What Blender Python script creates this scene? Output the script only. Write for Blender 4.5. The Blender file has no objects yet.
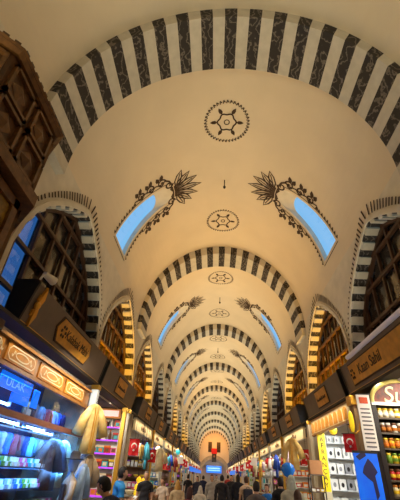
import bpy, bmesh, math, random
from math import sin, cos, pi, radians as R, sqrt, atan2, degrees
from mathutils import Vector, Matrix
random.seed(7)
SC = bpy.context.scene
COL = SC.collection

# ------------------------------------------------------------------ camera
CAM = Vector((-0.166, 0.0, 1.65))
C0 = Vector((200.0, 250.0)); F0 = Vector((213.0, 476.0)); V0 = Vector((232.0, -290.0))
FPX = sqrt(-(F0 - C0).dot(V0 - C0))
def _cam(p): return Vector((p[0] - C0[0], -(p[1] - C0[1]), -FPX))
_fw = _cam(F0).normalized(); _up = _cam(V0)
_up = (_up - _fw * _up.dot(_fw)).normalized(); _rt = _fw.cross(_up)
def ray(px, py):
    v = _cam((px, py)); return Vector((_rt.dot(v), _fw.dot(v), _up.dot(v)))
def at(px, py, Y):            # point on the sight line at distance Y along the aisle
    r = ray(px, py); return CAM + r * (Y / r.y)
cd = bpy.data.cameras.new('camera'); cam = bpy.data.objects.new('camera', cd); COL.objects.link(cam)
# columns: camera axes in world space
rx = Vector((_rt.x, _fw.x, _up.x)); ry = Vector((_rt.y, _fw.y, _up.y)); rz = Vector((_rt.z, _fw.z, _up.z))
m = Matrix((rx, ry, rz)).transposed().to_4x4(); m.translation = CAM
cam.matrix_world = m
cd.sensor_fit = 'VERTICAL'; cd.sensor_height = 36; cd.lens = 36 * FPX / 500.0
cd.clip_start = 0.05; cd.clip_end = 400
SC.camera = cam
SC.view_settings.view_transform = 'Standard'; SC.view_settings.look = 'None'
SC.view_settings.gamma = 1; SC.view_settings.use_curve_mapping = False; SC.view_settings.exposure = 0.0

# ------------------------------------------------------------------ materials
MATS = {}
def lin(c):
    return tuple(((x / 255) / 12.92 if x / 255 <= .04045 else ((x / 255 + .055) / 1.055) ** 2.4) for x in c)
def mat(name, rgb, rough=.6, metal=0, emit=0, noise=0, nscale=6, rgb2=None, alpha_glass=False, emit_rgb=None, spec=.5):
    if name in MATS: return MATS[name]
    m = bpy.data.materials.new(name); m.use_nodes = True
    nt = m.node_tree; b = nt.nodes['Principled BSDF']
    c = lin(rgb)
    b.inputs['Base Color'].default_value = (*c, 1)
    b.inputs['Roughness'].default_value = rough; b.inputs['Metallic'].default_value = metal
    b.inputs['Specular IOR Level'].default_value = spec
    if noise or rgb2:
        tc = nt.nodes.new('ShaderNodeTexCoord'); n = nt.nodes.new('ShaderNodeTexNoise'); n.inputs['Scale'].default_value = nscale
        n.inputs['Detail'].default_value = 5
        nt.links.new(tc.outputs['Object'], n.inputs['Vector'])
        r = nt.nodes.new('ShaderNodeValToRGB'); nt.links.new(n.outputs['Fac'], r.inputs['Fac'])
        c2 = lin(rgb2) if rgb2 else tuple(x * (1 - noise) for x in c)
        r.color_ramp.elements[0].position = .35; r.color_ramp.elements[1].position = .65
        r.color_ramp.elements[0].color = (*c2, 1); r.color_ramp.elements[1].color = (*c, 1)
        nt.links.new(r.outputs['Color'], b.inputs['Base Color'])
    if emit:
        b.inputs['Emission Color'].default_value = (*lin(emit_rgb or rgb), 1); b.inputs['Emission Strength'].default_value = emit
    MATS[name] = m; return m
def glass_mat(name, tint=(255, 255, 255), gloss=.12):
    m = bpy.data.materials.new(name); m.use_nodes = True; nt = m.node_tree; nt.nodes.clear()
    o = nt.nodes.new('ShaderNodeOutputMaterial'); t = nt.nodes.new('ShaderNodeBsdfTransparent'); g = nt.nodes.new('ShaderNodeBsdfGlossy')
    mx = nt.nodes.new('ShaderNodeMixShader'); t.inputs['Color'].default_value = (*lin(tint), 1); g.inputs['Roughness'].default_value = .03
    mx.inputs['Fac'].default_value = gloss
    nt.links.new(t.outputs[0], mx.inputs[1]); nt.links.new(g.outputs[0], mx.inputs[2]); nt.links.new(mx.outputs[0], o.inputs[0])
    MATS[name] = m; return m
PL = mat('cream_plaster', (226, 209, 183), .9, noise=.06, nscale=.7)
PLW = mat('pale_plaster', (222, 212, 194), .9, noise=.1, nscale=3)
STONE_L = mat('pale_voussoir', (206, 198, 184), .85, noise=.12, nscale=5)
ORN = mat('painted_ornament', (74, 56, 44), .9, noise=.25, nscale=9)
FLOOR = mat('stone_floor', (150, 135, 118), .5, noise=.25, nscale=2)
WOOD = mat('dark_carved_wood', (98, 60, 25), .5, noise=.5, nscale=7)
WOODL = mat('light_carved_wood', (126, 82, 34), .5, noise=.5, nscale=9)
GOLDP = mat('old_gold_panel', (176, 132, 36), .5, noise=.5, nscale=14)
LATT = mat('lattice_wood', (84, 52, 28), .55, noise=.3, nscale=5)
SIGNB = mat('brown_sign_board', (116, 100, 86), .5, noise=.15, nscale=3)
SIGNK = mat('black_sign_end', (14, 12, 11), .5)
GOLD = mat('gold_plaque', (226, 162, 56), .45, noise=.25, nscale=5)
GOLDB = mat('bright_gold', (230, 170, 60), .35, metal=.6)
DKTEXT = mat('dark_brown_lettering', (58, 36, 20), .6)
METAL = mat('brushed_metal', (190, 186, 176), .35, metal=.7)
BRASS = mat('brass_post', (206, 160, 62), .35, metal=.6)
DARKM = mat('dark_metal', (36, 32, 30), .5)
WHITE = mat('white_paint', (235, 232, 226), .6)
RED = mat('flag_red', (206, 20, 28), .7)
GLASS = glass_mat('clear_glass', (245, 250, 255), .06)
def dark_marble():
    m = bpy.data.materials.new('dark_marbled_voussoir'); m.use_nodes = True; nt = m.node_tree; b = nt.nodes['Principled BSDF']
    tc = nt.nodes.new('ShaderNodeTexCoord'); w = nt.nodes.new('ShaderNodeTexWave'); w.inputs['Scale'].default_value = 1.6
    w.inputs['Distortion'].default_value = 14; w.inputs['Detail'].default_value = 4; w.inputs['Detail Scale'].default_value = 2.2
    r = nt.nodes.new('ShaderNodeValToRGB'); e = r.color_ramp.elements
    e[0].position = 0; e[0].color = (*lin((46, 41, 41)), 1); e[1].position = 1; e[1].color = (*lin((112, 103, 96)), 1)
    x = e.new(.78); x.color = (*lin((50, 45, 44)), 1)
    nt.links.new(tc.outputs['Object'], w.inputs['Vector']); nt.links.new(w.outputs['Fac'], r.inputs['Fac']); nt.links.new(r.outputs['Color'], b.inputs['Base Color'])
    b.inputs['Roughness'].default_value = .8; return m
STONE_D = dark_marble()

# ------------------------------------------------------------------ mesh helpers
class MB:
    def __init__(s): s.v = []; s.f = []; s.m = []
    def add(s, vs, fs, mi=0):
        o = len(s.v); s.v += [tuple(v) for v in vs]; s.f += [tuple(o + i for i in f) for f in fs]; s.m += [mi] * len(fs); return s
    def quad(s, a, b, c, d, mi=0): return s.add([a, b, c, d], [(0, 1, 2, 3)], mi)
    def box(s, x0, x1, y0, y1, z0, z1, mi=0, M=None):
        vs = [Vector((x, y, z)) for x in (x0, x1) for y in (y0, y1) for z in (z0, z1)]
        if M is not None: vs = [M @ v for v in vs]
        return s.add(vs, [(0, 1, 3, 2), (4, 6, 7, 5), (0, 4, 5, 1), (2, 3, 7, 6), (0, 2, 6, 4), (1, 5, 7, 3)], mi)
    def prism(s, poly, axis, a, b, mi=0):   # poly: 2D points; extruded along axis ('x','y','z') from a to b
        def mk(p, t): return {'x': (t, p[0], p[1]), 'y': (p[0], t, p[1]), 'z': (p[0], p[1], t)}[axis]
        n = len(poly); vs = [mk(p, a) for p in poly] + [mk(p, b) for p in poly]
        return s.add(vs, [tuple(range(n)), tuple(range(2 * n - 1, n - 1, -1))] + [(i, n + i, n + (i + 1) % n, (i + 1) % n) for i in range(n)], mi)
    def tube(s, pts, r, n=8, mi=0, r2=None, cap=True):
        pts = [Vector(p) for p in pts]; k = len(pts); rs = [r + (r2 - r) * i / (k - 1) for i in range(k)] if r2 is not None else ([r] * k if not isinstance(r, list) else r)
        vs = []; prev = None
        for i, p in enumerate(pts):
            t = (pts[min(i + 1, k - 1)] - pts[max(i - 1, 0)]).normalized()
            a = prev if prev is not None else (Vector((0, 0, 1)) if abs(t.z) < .9 else Vector((1, 0, 0)))
            u = (a - t * a.dot(t)).normalized(); w = t.cross(u); prev = u
            for j in range(n):
                g = 2 * pi * j / n; vs.append(p + (u * cos(g) + w * sin(g)) * rs[i])
        fs = [(i * n + j, i * n + (j + 1) % n, (i + 1) * n + (j + 1) % n, (i + 1) * n + j) for i in range(k - 1) for j in range(n)]
        if cap: fs += [tuple(range(n - 1, -1, -1)), tuple((k - 1) * n + j for j in range(n))]
        return s.add(vs, fs, mi)
    def lathe(s, prof, n=12, c=(0, 0, 0), mi=0, sx=1, sy=1):
        k = len(prof); vs = [(c[0] + r * cos(2 * pi * j / n) * sx, c[1] + r * sin(2 * pi * j / n) * sy, c[2] + z) for r, z in prof for j in range(n)]
        fs = [(i * n + j, i * n + (j + 1) % n, (i + 1) * n + (j + 1) % n, (i + 1) * n + j) for i in range(k - 1) for j in range(n)]
        fs += [tuple(range(n - 1, -1, -1)), tuple((k - 1) * n + j for j in range(n))]
        return s.add(vs, fs, mi)
    def xf(s, M): s.v = [tuple(M @ Vector(v)) for v in s.v]; return s
    def mesh(s, name, mats, smooth=False, fix=True):
        me = bpy.data.meshes.new(name); me.from_pydata(s.v, [], s.f)
        for mm in (mats if isinstance(mats, (list, tuple)) else [mats]): me.materials.append(mm)
        me.polygons.foreach_set('material_index', s.m)
        if smooth: me.polygons.foreach_set('use_smooth', [True] * len(s.f))
        if fix:
            b = bmesh.new(); b.from_mesh(me); bmesh.ops.recalc_face_normals(b, faces=b.faces[:]); b.to_mesh(me); b.free()
        me.update(); return me
    def build(s, name, mats, parent=None, smooth=False, loc=None, fix=True, bevel=0, rotz=0):
        o = bpy.data.objects.new(name, s.mesh(name, mats, smooth, fix)); COL.objects.link(o)
        if parent is not None: o.parent = parent
        if loc is not None: o.location = loc
        if rotz: o.rotation_euler.z = rotz
        if bevel:
            md = o.modifiers.new('bevel', 'BEVEL'); md.width = bevel; md.segments = 2; md.limit_method = 'ANGLE'
        return o
def tag(o, label, cat, group=None):
    o['label'] = label; o['category'] = cat
    if group: o['group'] = group
    return o
def thing(name, label, cat, loc=(0, 0, 0), rotz=0, group=None):
    o = bpy.data.objects.new(name, None); COL.objects.link(o); o.empty_display_size = .1
    o.location = loc; o.rotation_euler.z = rotz; return tag(o, label, cat, group)
def struct(o): o['kind'] = 'structure'; return o
def dup(root, loc, rotz=None, label=None, group=None, scale=None, mats=None):
    r = root.copy(); COL.objects.link(r); r.location = loc
    if rotz is not None: r.rotation_euler.z = rotz
    if scale is not None: r.scale = scale if hasattr(scale, '__len__') else (scale,) * 3
    if label: r['label'] = label
    if group: r['group'] = group
    for ch in list(root.children):
        c = ch.copy(); COL.objects.link(c); c.parent = r
        for g in list(ch.children):
            d = g.copy(); COL.objects.link(d); d.parent = c
        if mats and ch.name.split('.')[0] in mats: setmat(c, mats[ch.name.split('.')[0]])
    if mats and 'self' in mats: setmat(r, mats['self'])
    return r
def setmat(o, m):
    if not o.material_slots: return
    o.material_slots[0].link = 'OBJECT'; o.material_slots[0].material = m
def text(body, parent, M, size, m, ext=.006, align='CENTER', name='lettering', shear=0, wx=1):
    c = bpy.data.curves.new(name, 'FONT'); c.body = body; c.size = size; c.extrude = ext; c.align_x = align; c.align_y = 'CENTER'; c.shear = shear
    c.materials.append(m); tmp = bpy.data.objects.new('tmp_text', c); COL.objects.link(tmp)
    dg = bpy.context.evaluated_depsgraph_get(); dg.update(); me = bpy.data.meshes.new_from_object(tmp.evaluated_get(dg)); me.name = name
    bpy.data.objects.remove(tmp); o = bpy.data.objects.new(name, me); COL.objects.link(o); o.parent = parent
    o.matrix_local = M @ Matrix.Diagonal((wx, 1, 1, 1)); return o
def basis(o, x, y, z):
    m = Matrix((x, y, z)).transposed().to_4x4(); m.translation = Vector(o); return m
ORDW = ['first', 'second', 'third', 'fourth', 'fifth', 'sixth', 'seventh', 'eighth', 'ninth', 'tenth', 'eleventh', 'twelfth', 'thirteenth', 'fourteenth', 'fifteenth', 'sixteenth', 'seventeenth', 'eighteenth', 'nineteenth', 'twentieth']
SIDE = {-1: 'clothes side', 1: 'jar side'}

# ------------------------------------------------------------------ hall shell
PITCH = 10.85; Y0 = 4.73; NB = 9
W = 3.75; ZS = 7.21; AV, BV = 3.75, 4.33; AS, BS = 3.56, 3.90
YEND = Y0 + NB * PITCH + .75
def vault(phi, Y, off=0.0):
    n = Vector((cos(phi) / AV, 0, sin(phi) / BV)).normalized()
    return Vector((AV * cos(phi), Y, ZS + BV * sin(phi))) - n * off
PH0 = math.asin((7.6 - ZS) / BV)
SKA, SKB = R(14.5), R(57)
def skw(ph):                                      # half width of a skylight at angle ph
    t = (ph - SKA) / (SKB - SKA)
    if t < 0 or t > 1: return 0.0
    w = .66 - .26 * t
    if t > .86: w *= sqrt(max(0, 1 - ((t - .86) / .14) ** 2))
    return w
rows = []
ph = PH0
half = [PH0] + [R(d) for d in (8, 11)] + [SKA - 1e-4, SKA] + [SKA + (SKB - SKA) * t for t in (.06, .14, .22, .3, .38, .46, .54, .62, .70, .78, .83, .86, .89, .92, .945, .965, .98, .99, 1)] + [R(d) for d in range(60, 89, 2)]
allph = half + [R(90)] + [pi - p for p in reversed(half)]
cm = MB()
def strip(f, ya, yb, n, mi=0):
    pass
def rows_mesh(mb, rowlist, mi=0):
    n = len(rowlist[0]); o = len(mb.v)
    for r in rowlist: mb.v += [tuple(p) for p in r]
    for i in range(len(rowlist) - 1):
        for j in range(n - 1):
            a, b, c, d = o + i * n + j, o + i * n + j + 1, o + (i + 1) * n + j + 1, o + (i + 1) * n + j
            if (Vector(mb.v[a]) - Vector(mb.v[d])).length < 1e-3 and (Vector(mb.v[b]) - Vector(mb.v[c])).length < 1e-3: continue
            mb.f.append((a, b, c, d)); mb.m.append(mi)
def skyhalf(p):
    q = p if p <= pi / 2 else pi - p
    if abs(q - (SKA - 1e-4)) < 1e-6: return 0
    return skw(q)
for b in range(NB):
    ya, yb = Y0 + b * PITCH, Y0 + (b + 1) * PITCH; yc = (ya + yb) / 2
    A, B = [], []
    for p in allph:
        w = skyhalf(p)
        A.append([vault(p, ya + (yc - w - ya) * j / 3) for j in range(4)])
        B.append([vault(p, yc + w + (yb - yc - w) * j / 3) for j in range(4)])
    rows_mesh(cm, A); rows_mesh(cm, B)
rows_mesh(cm, [[vault(p, -7 + (Y0 + 7) * j / 3) for j in range(4)] for p in allph])
rows_mesh(cm, [[vault(p, Y0 + NB * PITCH), vault(p, YEND)] for p in allph])

# painted ornament on the vault (faces of the ceiling mesh)
def vmap(ph0, sgn, yc):
    def f(u, v, off=.012):
        p = ph0 + u / 4.05
        if sgn < 0: p = pi - p
        return vault(p, yc + v, off)
    return f
def ribbon(mb, f, pts, w, mi, taper=False):
    n = len(pts); L = []
    for i, (u, v) in enumerate(pts):
        a = pts[max(i - 1, 0)]; c = pts[min(i + 1, n - 1)]
        dx, dy = c[0] - a[0], c[1] - a[1]; l = sqrt(dx * dx + dy * dy) or 1
        ww = w * (1 - .75 * i / (n - 1)) if taper else w
        L.append((u - dy / l * ww / 2, v + dx / l * ww / 2)); L.append((u + dy / l * ww / 2, v - dx / l * ww / 2))
    mb.add([f(*p) for p in L], [(2 * i, 2 * i + 1, 2 * i + 3, 2 * i + 2) for i in range(n - 1)], mi)
def fan(mb, f, pts, mi): mb.add([f(*p) for p in pts], [tuple(range(len(pts)))], mi)
def ring(c, r, n=20, a0=0, a1=2 * pi): return [(c[0] + r * cos(a0 + (a1 - a0) * i / n), c[1] + r * sin(a0 + (a1 - a0) * i / n)) for i in range(n + 1)]
def spiral(c, r0, turns, a0, sg=1, n=22):
    return [(c[0] + r0 * (1 - .85 * i / n) * cos(a0 + sg * turns * 2 * pi * i / n), c[1] + r0 * (1 - .85 * i / n) * sin(a0 + sg * turns * 2 * pi * i / n)) for i in range(n + 1)]
def leaf(c, ang, L, w):
    ca, sa = cos(ang), sin(ang); q = [(0, 0), (.3, .5), (.65, .45), (1, 0), (.65, -.45), (.3, -.5)]
    return [(c[0] + L * x * ca - w * y * sa, c[1] + L * x * sa + w * y * ca) for x, y in q]
def medallion(mb, f, r=.82):
    for k in range(40):
        a = 2 * pi * k / 40; ca, sa = cos(a), sin(a); d = 2 * pi / 40 * .27
        for (p, q, ww) in (((r * .86, a - d), (r, a), .035), ((r, a), (r * .9, a + d * 1.4), .035)):
            ribbon(mb, f, [(p[0] * cos(p[1]), p[0] * sin(p[1])) if not isinstance(p, float) else (0, 0), (q[0] * cos(q[1]), q[0] * sin(q[1]))], ww, 1)
    ribbon(mb, f, [(r * (.38 + .035 * cos(6 * t)) * cos(t), r * (.38 + .035 * cos(6 * t)) * sin(t)) for t in [2 * pi * i / 48 for i in range(49)]], .055, 1)
    ribbon(mb, f, ring((0, 0), r * .11), .035, 1)
    for k in range(6):
        a = pi / 6 + k * pi / 3 + pi / 6
        fan(mb, f, leaf((r * .42 * cos(a), r * .42 * sin(a)), a, r * .32, .13), 1)
def skyorn(mb, f):
    L = 4.05 * (SKB - SKA)
    edge = lambda u: skw(SKA + min(max(u, 0), L * .97) / 4.05) or .3
    ribbon(mb, f, [(-.12, -.80), (-.12, .80)], .03, 1)
    for sg in (-1, 1):
        ribbon(mb, f, [(u, sg * (.80 - .26 * u / L)) for u in [L * i / 14 for i in range(14)]], .03, 1)
        for k in range(9):
            u = k * .16; v = sg * (.82 - .26 * u / L)
            fan(mb, f, [(u - .06, v), (u + .06, v), (u + .02, v + sg * .13)], 1)
        for (u, r0, s2) in ((1.62, .17, 1), (2.12, .2, -1), (2.62, .2, 1)):
            v = sg * (.90 - .26 * u / L)
            ribbon(mb, f, spiral((u, v + sg * .06), r0, 1.35, 0 if s2 > 0 else pi, sg * s2), .065, 1)
            fan(mb, f, leaf((u - .12, v + sg * .17), sg * 1.9, .27, .17), 1); fan(mb, f, leaf((u - .03, v + sg * .2), sg * 1.2, .29, .17), 1)
            ribbon(mb, f, [(u - .5, v - sg * .06), (u - .3, v + sg * .1), (u - .05, v + sg * .02), (u + .16, v + sg * .08)], .06, 1)
        ribbon(mb, f, [(2.75, sg * .8), (2.95, sg * .66), (3.05, sg * .42), (2.98, sg * .2), (3.08, sg * .05)], .08, 1)
        ribbon(mb, f, spiral((2.92, sg * .48), .19, 1.2, 0, -sg), .07, 1)
    for u in (3.05, 3.14, 3.2): ribbon(mb, f, [(u, -.3), (u + .03, 0), (u, .3)], .06, 1)
    for k in range(7):
        a = R(-66 + 22 * k); LL = 1.12 - .11 * abs(k - 3)
        c = (3.2, .075 * (k - 3)); pl = leaf(c, a, LL, .25)
        ribbon(mb, f, pl + [pl[0]], .06, 1)
        ribbon(mb, f, [(c[0] + .1 * cos(a), c[1] + .1 * sin(a)), (c[0] + LL * .8 * cos(a), c[1] + LL * .8 * sin(a))], .04, 1)
for b in range(NB):
    yc = Y0 + (b + .5) * PITCH
    for dy in (-2.72, 2.62):
        f = lambda u, v, off=.012, yy=yc + dy: vault(pi / 2 - u / BV * 1.07, yy + v, off)
        if b < 5: medallion(cm, f)
    if b < 6:
        for sg in (1, -1): skyorn(cm, vmap(SKA, sg, yc))
# small scroll painted at the haunch just behind the first arch
struct(cm.build('ceiling', [PL, ORN], fix=False))

# skylights: shaft and pane
wn = 0
for b in range(NB):
    yc = Y0 + (b + .5) * PITCH
    for sg in (1, -1):
        wn += 1
        ts = [p for p in half if SKA - 1e-6 <= p <= SKB + 1e-6]
        loop = [(p, -skw(p)) for p in ts] + [(p, skw(p)) for p in reversed(ts[:-1])]
        lo = [vault(p if sg > 0 else pi - p, yc + w) for p, w in loop]
        def upper(p, w, dep):      # the reveal splays: its inner end slopes up and outwards
            t = (p - SKA) / (SKB - SKA); q = p - (SKB - SKA) * .22 * t ** 1.5
            return vault(q if sg > 0 else pi - q, yc + w, -dep)
        hi = [upper(p, w * 1.05, .17) for p, w in loop]
        mb = MB(); n = len(lo)
        mb.add(lo + hi, [(i, (i + 1) % n, n + (i + 1) % n, n + i) for i in range(n)], 0)
        o_ = len(mb.v); mb.v += [tuple(upper(p, w * 1.05, .165)) for p, w in loop]
        for i in range(len(ts) - 2): mb.f.append((o_ + i, o_ + i + 1, o_ + n - 2 - i, o_ + n - 1 - i)); mb.m.append(1)
        mb.f.append((o_ + len(ts) - 2, o_ + len(ts) - 1, o_ + len(ts))); mb.m.append(1)
        struct(mb.build('window_%d' % wn, [PLW, MATS['clear_glass']], fix=False))

# transverse arches
def arch(i, yc):
    mb = MB(); N = 39; y0, y1 = yc - .65, yc + .65; a0 = R(-3); a1 = pi - a0; sub = 3
    for k in range(N):
        mi = 1 if k % 2 else 0
        for s in range(sub):
            p, q = a0 + (a1 - a0) * (k + s / sub) / N, a0 + (a1 - a0) * (k + (s + 1) / sub) / N
            S = lambda t, y: (AS * cos(t), y, ZS + BS * sin(t))
            O = lambda t, y: ((AV + .06) * cos(t), y, ZS + (BV + .06) * sin(t))
            mb.quad(S(p, y0), S(q, y0), S(q, y1), S(p, y1), mi)
            mb.quad(S(p, y0), O(p, y0), O(q, y0), S(q, y0), mi); mb.quad(S(p, y1), S(q, y1), O(q, y1), O(p, y1), mi)
    for t in (a0, a1):
        x = cos(t)
        mb.quad((AS * x, y0, ZS + BS * sin(t)), ((AV + .06) * x, y0, ZS + BV * sin(t)), ((AV + .06) * x, y1, ZS + BV * sin(t)), (AS * x, y1, ZS + BS * sin(t)), 0)
    struct(mb.build('trim_%d' % i, [STONE_L, STONE_D], fix=False))
for i in range(NB + 1): arch(i + 1, Y0 + i * PITCH)

# lunette profile above z = 4.88 : half width
LT = [(0, 2.56), (.5, 2.42), (.95, 2.2), (1.33, 1.9), (1.65, 1.54), (1.95, 1.14), (2.2, .74), (2.4, .38), (2.5, .14), (2.53, 0)]
ZL = 4.88; ZB = 3.7
def lw(z):
    h = z - ZL
    if h <= 0: return 2.56
    for (a, wa), (c, wc) in zip(LT, LT[1:]):
        if h <= c: return wa + (wc - wa) * (h - a) / (c - a)
    return 0
ztop = ZL + 2.53
zr = [3.55, ZB, 4.3, ZL] + [ZL + h for h in (.25, .5, .72, .95, 1.15, 1.33, 1.5, 1.65, 1.8, 1.95, 2.08, 2.2, 2.3, 2.4, 2.45, 2.5, 2.53)] + [7.6]
def wx(z): return W if z <= ZS else AV * sqrt(max(0, 1 - ((z - ZS) / BV) ** 2))
LUN = []   # lunette centres
def lprof():
    pts = [(-2.56, ZB + .02 + (ZL - ZB) * i / 4) for i in range(4)] + [(-w, ZL + h) for h, w in LT[:-1]]
    pts = pts + [(0, ztop)] + [(-y, z) for y, z in reversed(pts)]
    # resample by arc length
    d = [0]
    for p, q in zip(pts, pts[1:]): d.append(d[-1] + sqrt((p[0] - q[0]) ** 2 + (p[1] - q[1]) ** 2))
    def ev(t):
        x = t * d[-1]
        for i in range(len(d) - 1):
            if x <= d[i + 1] + 1e-9:
                k = (x - d[i]) / (d[i + 1] - d[i]); return (pts[i][0] + (pts[i + 1][0] - pts[i][0]) * k, pts[i][1] + (pts[i + 1][1] - pts[i][1]) * k)
        return pts[-1]
    return ev, d[-1]
LEV, LLEN = lprof()
tn = NB + 1
def wall(sg):
    global wn, tn
    mb = MB()
    for b in range(NB):
        ya, yb = Y0 + b * PITCH, Y0 + (b + 1) * PITCH; yc = (ya + yb) / 2; c1, c2 = yc - 2.71, yc + 2.71
        R1, R2, R3 = [], [], []
        for z in zr:
            w = 0 if z < ZB - .01 else lw(z); x = sg * wx(z)
            if z == ZB: # step from closed to open
                for L, (p, q) in ((R1, (ya, c1)), (R2, (c1, c2)), (R3, (c2, yb))): L.append([(x, p, z), (x, q, z)])
            R1.append([(x, ya, z), (x, c1 - w, z)]); R2.append([(x, c1 + w, z), (x, c2 - w, z)]); R3.append([(x, c2 + w, z), (x, yb, z)])
        for L in (R1, R2, R3): rows_mesh(mb, L)
        for c in (c1, c2):
            # painted comb of ticks and dots around the opening
            nt_ = 58
            for k in range(nt_ + 1):
                t = .09 + .82 * k / nt_; y, z = LEV(t); y2, z2 = LEV(min(1, t + .004)); ty, tz = y2 - y, z2 - z; l = sqrt(ty * ty + tz * tz) or 1
                ny, nz = -tz / l, ty / l; ty /= l; tz /= l
                up = max(0, 1 - abs(t - .5) / .22); r0 = .20; r1 = r0 + .10 + .22 * up; hw = .03
                P = lambda a, e: (sg * (wx(z + nz * a) - .012), c + y + ny * a + ty * e, z + nz * a + tz * e)
                if z + nz * r1 > 9: continue
                mb.add([P(r0, -hw), P(r0, hw), P(r1, hw), P(r1, -hw)], [(0, 1, 2, 3)], 1)
            LUN.append((sg, c))
    mb.quad((sg * W, -7, 0), (sg * W, Y0, 0), (sg * W, Y0, ZS), (sg * W, -7, ZS))
    mb.quad((sg * W, -7, ZS), (sg * W, Y0, ZS), (sg * wx(7.6), Y0, 7.6), (sg * wx(7.6), -7, 7.6))
    x5 = sg * W
    mb.quad((x5, Y0 + NB * PITCH, 0), (x5, YEND, 0), (x5, YEND, 7.6), (x5, Y0 + NB * PITCH, 7.6))
    struct(mb.build('wall_left' if sg < 0 else 'wall_right', [PLW, ORN], fix=False))
for s in (-1, 1): wall(s)
REC = .45
PANE = mat('dark_window_pane', (70, 62, 58), .12, noise=.5, nscale=.8)  # opaque; its dark tone stands in for the dark rooms behind
for idx, (sg, c) in enumerate(LUN):
    tn += 1; wn += 1
    N = 43; mb = MB()
    for k in range(N):
        mi = 1 if k % 2 else 0
        for s_ in range(2):
            p, q = LEV((k + s_ / 2) / N), LEV((k + (s_ + 1) / 2) / N)
            def pt(P, d, e=0):
                cy, cz = 0, 5.6; v = Vector((P[0] - cy, P[1] - cz)).normalized() * e
                return (sg * (wx(P[1]) - .02 + d), c + P[0] - v.x, P[1] - v.y)
            e = .05 if mi == 0 else 0.0
            mb.quad(pt(p, .02, e), pt(q, .02, e), pt(q, REC, e), pt(p, REC, e), mi)
            mb.quad(pt(p, 0, -.02), pt(q, 0, -.02), pt(q, .02, e), pt(p, .02, e), mi)
            if k: mb.quad(pt(LEV(k / N), 0, -.02), pt(LEV(k / N), .02, .05), pt(LEV(k / N), REC, .05), pt(LEV(k / N), REC, -.02), 0)
            # raised plaster rim
            mb.quad(pt(p, -.03, -.14), pt(q, -.03, -.14), pt(q, -.03, -.02), pt(p, -.03, -.02), 2)
            mb.quad(pt(p, -.03, -.02), pt(q, -.03, -.02), pt(q, .01, -.02), pt(p, .01, -.02), 2)
            mb.quad(pt(p, .02, -.14), pt(q, .02, -.14), pt(q, -.03, -.14), pt(p, -.03, -.14), 2)
    mb.quad((sg * W, c - 2.56, ZB + .02), (sg * W, c + 2.56, ZB + .02), (sg * (W + REC), c + 2.56, ZB + .02), (sg * (W + REC), c - 2.56, ZB + .02), 2)
    struct(mb.build('trim_%d' % tn, [STONE_L, STONE_D, PLW], fix=False))
    x0 = sg * (W + REC - .04)
    pts = [LEV(i / 40) for i in range(41)]
    wp = MB(); split = idx == 0
    P_ = [(c + y, z) for y, z in pts if not split or y > -1.36]
    if split: P_ = [(c - 1.36, ZB + .02), (c - 1.36, 6.6)] + P_
    wp.prism(P_, 'x', x0 + sg * .03, x0 + sg * .08, 0)
    if split: Q_ = [(c + y, z) for y, z in pts if y <= -1.36] + [(c - 1.36, 6.6), (c - 1.36, ZB + .02)]; wp.prism(Q_, 'x', x0 + sg * .03, x0 + sg * .04, 1)
    win = struct(wp.build('window_%d' % wn, [PANE, glass_mat('tinted_daylight_glass', (150, 176, 205), .1)]))
    lb = MB()
    for k in range(-3, 4):
        y = k * .68; zt = ZL
        zz = ZB
        while zz < ztop and lw(zz) > abs(y): zz += .03
        lb.box(min(x0, x0 - sg * .07), max(x0, x0 - sg * .07), c + y - .038, c + y + .038, ZB + .03, zz)
    for z in (4.45, 5.35, 6.25, 6.95):
        w = lw(z); lb.box(min(x0, x0 - sg * .09), max(x0, x0 - sg * .09), c - w, c + w, z - .04, z + .04)
    for i in range(40):
        (a, b_), (d, e_) = pts[i], pts[i + 1]
        lb.add([(x0, c + a, b_), (x0, c + d, e_), (x0, c + d * .95, 4.2 + (e_ - 4.2) * .96), (x0, c + a * .95, 4.2 + (b_ - 4.2) * .96),
                (x0 - sg * .1, c + a, b_), (x0 - sg * .1, c + d, e_), (x0 - sg * .1, c + d * .95, 4.2 + (e_ - 4.2) * .96), (x0 - sg * .1, c + a * .95, 4.2 + (b_ - 4.2) * .96)],
               [(4, 5, 6, 7), (3, 2, 6, 7)], 0)
    lb.build('lattice', LATT, win, fix=False)

# floor, near closing wall
struct(MB().box(-7, 7, -7, YEND + 25, -.2, 0).build('floor', FLOOR))
mb = MB(); mb.quad((-5, -7, 0), (5, -7, 0), (5, -7, 12), (-5, -7, 12)); struct(mb.build('wall_back', PLW, fix=False))

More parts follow.
